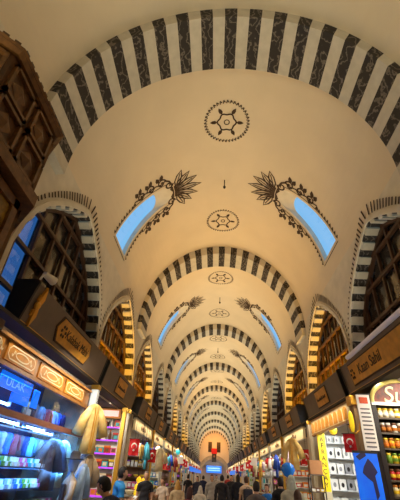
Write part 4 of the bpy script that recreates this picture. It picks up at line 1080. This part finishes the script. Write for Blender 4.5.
def pose(kind):
    if kind in POSES: return POSES[kind]
    bend = {'walk': 0.03, 'stand': 0, 'hold': .05, 'stoop': .42, 'reach': .05}[kind]
    def B(p):      # bend the upper body forward about the hips
        x, y, z = p
        if z < .98: return Vector(p)
        t = bend * min(1, (z - .98) / .35); dz = z - .98
        return Vector((x, y * 1 + dz * sin(t), .98 + dz * cos(t)))
    st = .16 if kind == 'walk' else .02
    V = [(0, 0, .95), (0, .0, 1.10), (0, .01, 1.28), (0, 0, 1.41), (0, -.005, 1.485), (0, .01, 1.56)]
    rad = [(.145, .10), (.135, .095), (.16, .108), (.13, .085), (.058, .058), (.052, .055)]
    V = [B(v) for v in V]; E = [(i, i + 1) for i in range(5)]
    legs, arms, wr = [], [], []
    for s in (-1, 1):
        yk = st * s
        o = len(V); L = [(s * .09, 0, .88), (s * .10, yk * .45 + .02, .50), (s * .10, yk - (.05 if s < 0 and kind == 'walk' else 0), .09), (s * .105, yk + .06, .035), (s * .11, yk + .15, .03)]
        V += [Vector(p) for p in L]; rad += [.088, .058, .04, .038, .03]; E += [(0, o), (o, o + 1), (o + 1, o + 2), (o + 2, o + 3), (o + 3, o + 4)]; legs.append(o)
        o = len(V)
        sh = B((s * .185, 0, 1.405))
        if kind in ('walk', 'stand'):
            A = [sh, B((s * .235, -.02 - .06 * s * (kind == 'walk'), 1.13)), B((s * .24, .05 - .14 * s * (kind == 'walk'), .89))]
        elif kind == 'hold': A = [sh, B((s * .25, .02, 1.13)), B((s * .11, .27, 1.16))]
        elif kind == 'reach': A = [sh, B((s * .24, .02, 1.13)), B((s * .2, .29, 1.22))] if s > 0 else [sh, B((s * .235, -.02, 1.13)), B((s * .24, .05, .89))]
        else: A = [sh, Vector((s * .25, .26, 1.08)), Vector((s * .14, .47, .98))]
        V += A; rad += [.062, .045, .031]; E += [(3, o), (o, o + 1), (o + 1, o + 2)]; arms.append(o); wr.append((A[1], A[2], s))
    body = MB(); to_mb(skinned([tuple(v) for v in V], E, rad), body)
    hc = B((0, .035, 1.645)) + Vector((0, .02 * (bend > .2), -.0)); tilt = -bend * 1.25
    HM = Matrix.Translation(hc) @ Matrix.Rotation(tilt, 4, 'X')
    hb = head_mb(HM); body.add(hb.v, hb.f)
    nk = [tuple(B((0, .0, 1.46))), tuple(hc + Vector((0, -.012, -.06)))]; body.tube(nk, .054, 12)
    for el, w, s in wr:
        d = (w - el).normalized(); z = -d; y = Vector((0, 1, 0)) if abs(d.y) < .8 else Vector((0, 0, 1)); x = y.cross(z).normalized(); y = z.cross(x)
        M = basis(w + d * .012, x * s * 1.0, y, z)
        h = hand_mb(M); body.add(h.v, h.f)
    me = remeshed(body, 'person_body_' + kind, SKIN, .008, 1)
    # clothes: the body's own surface between neck, cuffs and hems, let out a little
    segs = [('torso', V[0], V[1]), ('torso', V[1], V[2]), ('torso', V[2], V[3]), ('neck', V[3].lerp(V[4], .8), V[5])]
    for l in legs: segs += [('thigh', V[0].lerp(V[l], .9), V[l + 1]), ('shin', V[l + 1], V[l + 2]), ('foot', V[l + 2], V[l + 4])]
    for a_ in arms: segs += [('upper', V[a_], V[a_ + 1]), ('fore', V[a_ + 1], V[a_ + 2]), ('hand', V[a_ + 2], V[a_ + 2] + (V[a_ + 2] - V[a_ + 1]).normalized() * .2)]
    segs.append(('head', hc + Vector((0, 0, -.05)), hc + Vector((0, 0, .08))))
    cls = []
    for v in me.vertices:
        best = None
        for nm, p, q in segs:
            d = q - p; t = max(0, min(1, (v.co - p).dot(d) / d.length_squared)); e = (v.co - (p + d * t)).length - {'torso': .11, 'thigh': .075, 'shin': .045, 'upper': .05, 'fore': .036, 'hand': .03, 'head': .08, 'neck': .05, 'foot': .035}[nm]
            if best is None or e < best[0]: best = (e, nm, t)
        cls.append(best[1:])
    def wear(name, keep, grow, vox=None):
        bm = bmesh.new(); bm.from_mesh(me); bm.verts.ensure_lookup_table()
        bmesh.ops.delete(bm, geom=[v for v, c in zip(list(bm.verts), cls) if not keep(c, v.co)], context='VERTS')
        for _ in range(3): bmesh.ops.smooth_vert(bm, verts=bm.verts[:], factor=.5, use_axis_x=True, use_axis_y=True, use_axis_z=True)
        bm.normal_update(); nn = [v.normal.copy() for v in bm.verts]
        for v, n_ in zip(bm.verts, nn): v.co += n_ * (grow + .006 * sin(v.co.z * 40 + v.co.x * 14))
        m2 = bpy.data.meshes.new(name); bm.to_mesh(m2); bm.free(); m2.materials.clear(); m2.materials.append(WHITE)
        m2.polygons.foreach_set('use_smooth', [True] * len(m2.polygons)); return m2
    up = lambda c, p: (c[0] == 'torso' and p.z > .84) or (c[0] == 'thigh' and p.z > .86) or (c[0] == 'neck' and c[1] < .12)
    full = wear('jacket_' + kind, lambda c, p: up(c, p) or c[0] == 'upper' or (c[0] == 'fore' and c[1] < .97), .024)
    short = wear('tee_' + kind, lambda c, p: up(c, p) or (c[0] == 'upper' and c[1] < .72), .018)
    pants = wear('trousers_' + kind, lambda c, p: (c[0] == 'torso' and p.z < 1.0) or c[0] in ('thigh', 'shin'), .012)
    l1, l2 = legs
    shoes = MB()
    for l in legs:
        a, b_, c_ = V[l + 2], V[l + 3], V[l + 4]
        shoes.tube([b_ + Vector((0, -.05, .012)), b_ + Vector((0, 0, .012)), b_.lerp(c_, .6) + Vector((0, 0, .008)), c_ + Vector((0, .02, .003))], [.044, .048, .044, .03], 12)
    sh = shoes.mesh('shoes_' + kind, DARKM, True)
    # hair
    def hair(long):
        mb = MB(); n, k = 24, 16; vs = []
        for i in range(k + 1):
            th = pi * i / k; z = cos(th)
            for j in range(n):
                a = 2 * pi * j / n; x, y = sin(th) * cos(a), sin(th) * sin(a); sc = 1.10 + .02 * sin(9 * a + 5 * th)
                X, Yy, Z = x * .076 * sc, y * .097 * sc - .012, z * .118 * sc + .004
                lo = (-.085 if y < .1 else -.01) if not long else -.2
                fr_ = y > .35 and z < .50
                if fr_: X *= .86; Yy = Yy * .70; Z = max(Z, .0)
                if long and y < .25 and z < 0: Z *= 2.2; Yy -= .02
                elif Z < lo and not long: Z = lo + (Z - lo) * .1
                vs.append((X, Yy, Z))
        mb.add(vs, [(i * n + j, i * n + (j + 1) % n, (i + 1) * n + (j + 1) % n, (i + 1) * n + j) for i in range(k) for j in range(n)])
        mb.xf(HM); return mb.mesh('hair_%s_%s' % ('long' if long else 'short', kind), HAIRD, True)
    def scarf():
        mb = MB(); n, k = 24, 16; vs = []
        for i in range(k + 1):
            th = pi * i / k; z = cos(th)
            for j in range(n):
                a = 2 * pi * j / n; x, y = sin(th) * cos(a), sin(th) * sin(a); sc = 1.2
                X, Yy, Z = x * .076 * sc, y * .097 * sc - .008, z * .118 * sc + .004
                if y > .5 and -.75 < z < .55: Yy *= .72; X *= .95
                if z < -.1: t = (-z - .1) / .9; X *= 1 + 1.3 * t; Yy *= 1 + .7 * t; Z -= .09 * t
                vs.append((X, Yy, Z))
        mb.add(vs, [(i * n + j, i * n + (j + 1) % n, (i + 1) * n + (j + 1) % n, (i + 1) * n + j) for i in range(k) for j in range(n)])
        mb.xf(HM); return mb.mesh('scarf_' + kind, WHITE, True)
    eyes = MB()
    for s in (-1, 1): eyes.lathe([(.001, -.006), (.008, -.004), (.010, 0), (.008, .004), (.001, .006)], 8, (s * .028, .077, .008), sy=.5)
    eyes.xf(HM)
    POSES[kind] = dict(body=me, jacket=full, tee=short, trousers=pants, shoes=sh, hair_short=hair(False), hair_long=hair(True), scarf=scarf(), eyes=eyes.mesh('eyes_' + kind, DARKM, True), HM=HM, hands=[w for _, w, _ in wr], V=V)
    return POSES[kind]
def person(px, py_top, Y, yaw, kind, top, topc, hairk, hairc, trc, lab, hmax=1.98, dx=0):
    """px, py_top: where the crown of the head shows; feet stay on the floor and the height follows"""
    P = pose(kind); p = at(px, py_top, Y)
    z0 = {'stoop': 1.69, 'hold': 1.755, 'walk': 1.765, 'stand': 1.77, 'reach': 1.76}[kind]
    s = p.z / z0
    # local head offset when bent
    t = thing('person', lab, 'person', (0, 0, 0), yaw); t.scale = (s,) * 3
    ho = P['HM'].translation; off = Vector((ho.x * cos(yaw) - ho.y * sin(yaw), ho.x * sin(yaw) + ho.y * cos(yaw), 0)) * s
    t.location = (p.x - off.x + dx, p.y - off.y, .0)
    def part(nm, key, m):
        o = bpy.data.objects.new(nm, P[key]); COL.objects.link(o); o.parent = t
        if m: setmat(o, m)
        return o
    part('body', 'body', None); part('jacket' if top == 'jacket' else 'shirt', top, mat('cloth_%d_%d_%d' % topc, topc, .8, noise=.15, nscale=12))
    part('trousers', 'trousers', mat('cloth_%d_%d_%d' % trc, trc, .8, noise=.15, nscale=12)); part('shoes', 'shoes', None); part('eyes', 'eyes', None)
    nm = {'hair_short': 'hair', 'hair_long': 'hair', 'scarf': 'headscarf'}[hairk]
    part(nm, hairk, mat('hair_%d_%d_%d' % hairc, hairc, .7, noise=.25, nscale=18))
    return t, P, s
DK, BR, GR = (32, 25, 23), (84, 50, 34), (130, 120, 112)
AWAY, TO = 0.0, pi
p1, P1, s1 = person(105, 478, 5.6, R(75), 'stoop', 'jacket', (30, 36, 56), 'hair_short', DK, (50, 52, 60), 'dark-haired person in a navy jacket stooping before the purple candy shelves')
p2, P2, s2_ = person(124, 467.5, 8.9, R(-60), 'hold', 'tee', (34, 132, 196), 'hair_short', DK, (70, 74, 90), 'person in a bright blue t-shirt holding a white paper')
p3, P3, s3 = person(147, 471, 12.8, R(190), 'stand', 'tee', (34, 34, 44), 'hair_short', GR, (202, 160, 96), 'person in a black polo shirt and tan trousers by the yellow globe lamps')
person(163, 478, 14.0, R(160), 'reach', 'tee', (228, 208, 188), 'hair_long', BR, (180, 160, 140), 'brown-haired person in a pale top past the black polo shirt')
person(178, 481, 13.0, R(10), 'walk', 'jacket', (206, 180, 140), 'scarf', (186, 138, 62), (110, 90, 70), 'person in a mustard headscarf and beige coat')
person(190, 487, 9.2, R(-5), 'walk', 'tee', (110, 44, 40), 'hair_long', (70, 30, 26), (60, 50, 54), 'person with dark red hair in a maroon top')
person(188.5, 474.5, 23, R(5), 'walk', 'tee', (26, 26, 34), 'hair_short', DK, (70, 70, 84), 'person in a black t-shirt behind the mustard headscarf')
person(197.5, 476, 21, R(170), 'walk', 'jacket', (54, 54, 74), 'hair_short', DK, (50, 52, 66), 'person in a slate jacket next to the black t-shirt')
person(203.5, 475.5, 25, R(-6), 'walk', 'jacket', (30, 40, 78), 'hair_short', DK, (40, 44, 60), 'person in a navy blue jacket walking away under the gate sign')
person(200.5, 486, 14, R(0), 'walk', 'jacket', (206, 194, 176), 'scarf', (200, 190, 178), (150, 140, 130), 'person in an off-white coat and scarf walking away')
person(212, 474.5, 17.5, R(178), 'walk', 'jacket', (176, 170, 164), 'hair_short', BR, (50, 64, 104), 'person in a light grey jacket and blue jeans coming up the middle')
person(222, 475, 16.2, R(2), 'walk', 'jacket', (34, 32, 40), 'hair_short', DK, (110, 84, 60), 'person in a black jacket and brown trousers, beside the light grey jacket')
person(231.5, 475, 20.5, R(176), 'walk', 'jacket', (44, 44, 50), 'hair_short', DK, (40, 40, 48), 'person in a charcoal jacket close behind the black jacket')
person(238, 474.5, 17, R(-4), 'walk', 'jacket', (24, 28, 44), 'hair_long', DK, (30, 32, 46), 'person in a long dark navy coat with dark hair')
pb, PB, sb_ = person(246, 476.5, 15, R(10), 'walk', 'tee', (214, 186, 156), 'hair_short', BR, (206, 176, 140), 'person in beige clothes carrying a dark backpack')
person(256, 481, 9.3, R(0), 'stand', 'jacket', (96, 86, 84), 'hair_short', DK, (60, 56, 60), 'dark-haired person seen from behind below the row of red pennants')
person(266.5, 484, 12.5, R(150), 'stand', 'tee', (30, 120, 214), 'hair_short', BR, (60, 70, 100), 'person in a vivid blue shirt by the blue-lit shop')
person(280, 477.5, 11.3, R(10), 'walk', 'jacket', (26, 24, 28), 'hair_short', DK, (46, 44, 50), 'dark-haired person in a black jacket beside the pale green scarf')
person(291, 476, 9.8, R(-15), 'walk', 'jacket', (206, 204, 180), 'scarf', (212, 220, 196), (160, 150, 130), 'person in a pale green headscarf and pale coat under the blue balloon')
person(297, 490, 8.0, R(0), 'stand', 'jacket', (70, 52, 44), 'hair_long', (76, 48, 32), (60, 50, 46), 'brown-haired person in front of the pale green scarf')
person(216.5, 475.3, 34, R(180), 'walk', 'tee', (196, 186, 176), 'hair_short', DK, (60, 60, 70), 'person in a pale shirt glimpsed between the two jackets far down the hall')
person(228, 475.2, 30, R(0), 'walk', 'tee', (180, 60, 60), 'hair_short', DK, (50, 50, 60), 'person in a red shirt glimpsed behind the charcoal jacket')
# things they carry
h = p2.matrix_basis if False else Matrix.LocRotScale(p2.location, p2.rotation_euler, p2.scale) @ ((P2['hands'][0] + P2['hands'][1]) / 2 + Vector((0, .10, .03)))
pa = thing('paper_sheet', 'white sheet of paper held by the person in the bright blue t-shirt', 'paper', h, p2.rotation_euler.z)
MB().box(-.11, .11, -.08, .08, -.002, .002).xf(Matrix.Rotation(R(40), 4, 'X')).build('sheet', WHITE, pa)
h = Matrix.LocRotScale(pb.location, pb.rotation_euler, pb.scale) @ Vector((0, -.19, 1.14))
bp = thing('backpack', 'dark backpack on the back of the person in beige clothes', 'backpack', h, pb.rotation_euler.z)
MB().box(-.16, .16, -.09, .09, -.2, .24).build('bag', mat('backpack_navy', (26, 28, 44), .7), bp, bevel=.05)
MB().box(-.12, .12, -.14, -.09, -.16, .06).build('pocket', mat('backpack_black', (34, 34, 44), .7), bp, bevel=.02)
MB().tube([(-.05, 0, .24), (-.04, 0, .29), (.04, 0, .29), (.05, 0, .24)], .01, 6).build('handle', DARKM, bp)

UPW = [56, 90, 112]
LIT = {-1: {1: 120, 2: 120, 5: 110, 7: 110, 8: 90}, 1: {1: 120, 2: 120, 4: 110, 7: 110, 8: 90}}

# ------------------------------------------------------------------ light
w = bpy.data.worlds.new('sky'); SC.world = w; w.use_nodes = True
bg = w.node_tree.nodes['Background']; bg.inputs['Color'].default_value = (*lin((134, 196, 244)), 1); bg.inputs['Strength'].default_value = 1.0
def area(name, loc, d, sx, sy, watts, rgb, spread=pi):
    """lamp at loc shining along d; sy runs along the hall"""
    l = bpy.data.lights.new(name, 'AREA'); l.shape = 'RECTANGLE'; l.size = sx; l.size_y = sy; l.energy = watts; l.color = rgb; l.spread = spread
    o = bpy.data.objects.new(name, l); COL.objects.link(o)
    z = -Vector(d).normalized(); y = Vector((0, 1, 0)); y = (y - z * y.dot(z)).normalized(); x = y.cross(z)
    o.matrix_world = basis(loc, x, y, z); return o
WARM = (1, .93, .65); AMBER = (1, .47, .0); COOL = (.92, .96, 1); NEUT = (1, .9, .74)
for b in range(NB):
    yc = Y0 + (b + .5) * PITCH
    for sg in (-1, 1):
        area('cornice_uplight', (sg * 3.4, yc, 4.62), (-sg * .5, 0, 1), .15, 9.6, UPW[min(b, len(UPW) - 1)], WARM, R(115))
for sg in (-1, 1): area('crossing_fill', (sg * 3.4, .2, 4.62), (-sg * .4, 0, 1), .15, 7, 95, WARM, R(130))  # added fill that lifts the near vault; no known lamp there
for i, (sg, c) in enumerate(LUN):
    k = round((c - Y0) / PITCH * 2 - .5)
    if k in LIT[sg]:
        area('niche_lamp', (sg * (W + .12), c, ZB + .74), (.3 * sg, 0, 1), .2, 3.6, LIT[sg][k], AMBER)
for sg in (-1, 1):
    for k in range(NS):
        ya = Y0 + k * SP
        col = NEUT if (k + (sg > 0)) % 2 else COOL
        if not (k == 0 and sg < 0): area('shop_ceiling_lamp', (sg * 4.1, ya + SP * .5, 3.55), (-sg * .15, .25, -1), 1.0, 4.2, 190 if (k == 1 and sg > 0) else 110, col)
        area('aisle_fill', (sg * 3.3, ya + SP * .5, 3.60), (-sg * .05, 0, -1), .08, 4.6, 34, NEUT, R(130))  # added front fill for shop fronts and people, no known fitting
BLUEL = (.08, .36, 1)
area('window_lamp', (-3.7, 7.4, 2.24), (-.5, 0, -1), .2, 4.4, 200, BLUEL)
area('window_lamp', (-3.7, 7.4, 2.92), (-.6, 0, -1), .2, 4.4, 60, BLUEL)
area('window_lamp', (-3.7, 7.4, 1.56), (-.6, 0, -1), .15, 4.4, 60, BLUEL)
area('cabinet_lamp', (3.9, 7.5, 3.5), (0, .5, -1), .5, .1, 9, NEUT)  # added fill to brighten the jars
area('end_wall_fill', (0, YEND - 4, 9.5), (0, 1, -.4), 4, .3, 210, (1, .38, .05))  # added amber light that tints the far wall orange
area('corner_fill', (-2.4, 7.9, 3.55), (-.4, .3, -1), .4, 1.2, 45, NEUT)  # added front light for the golden robe and mannequin
area('end_wall_fill', (0, YEND - 3, 3.5), (0, 1, .1), 3, .3, 60, NEUT)  # added fill that lightens the gate stone
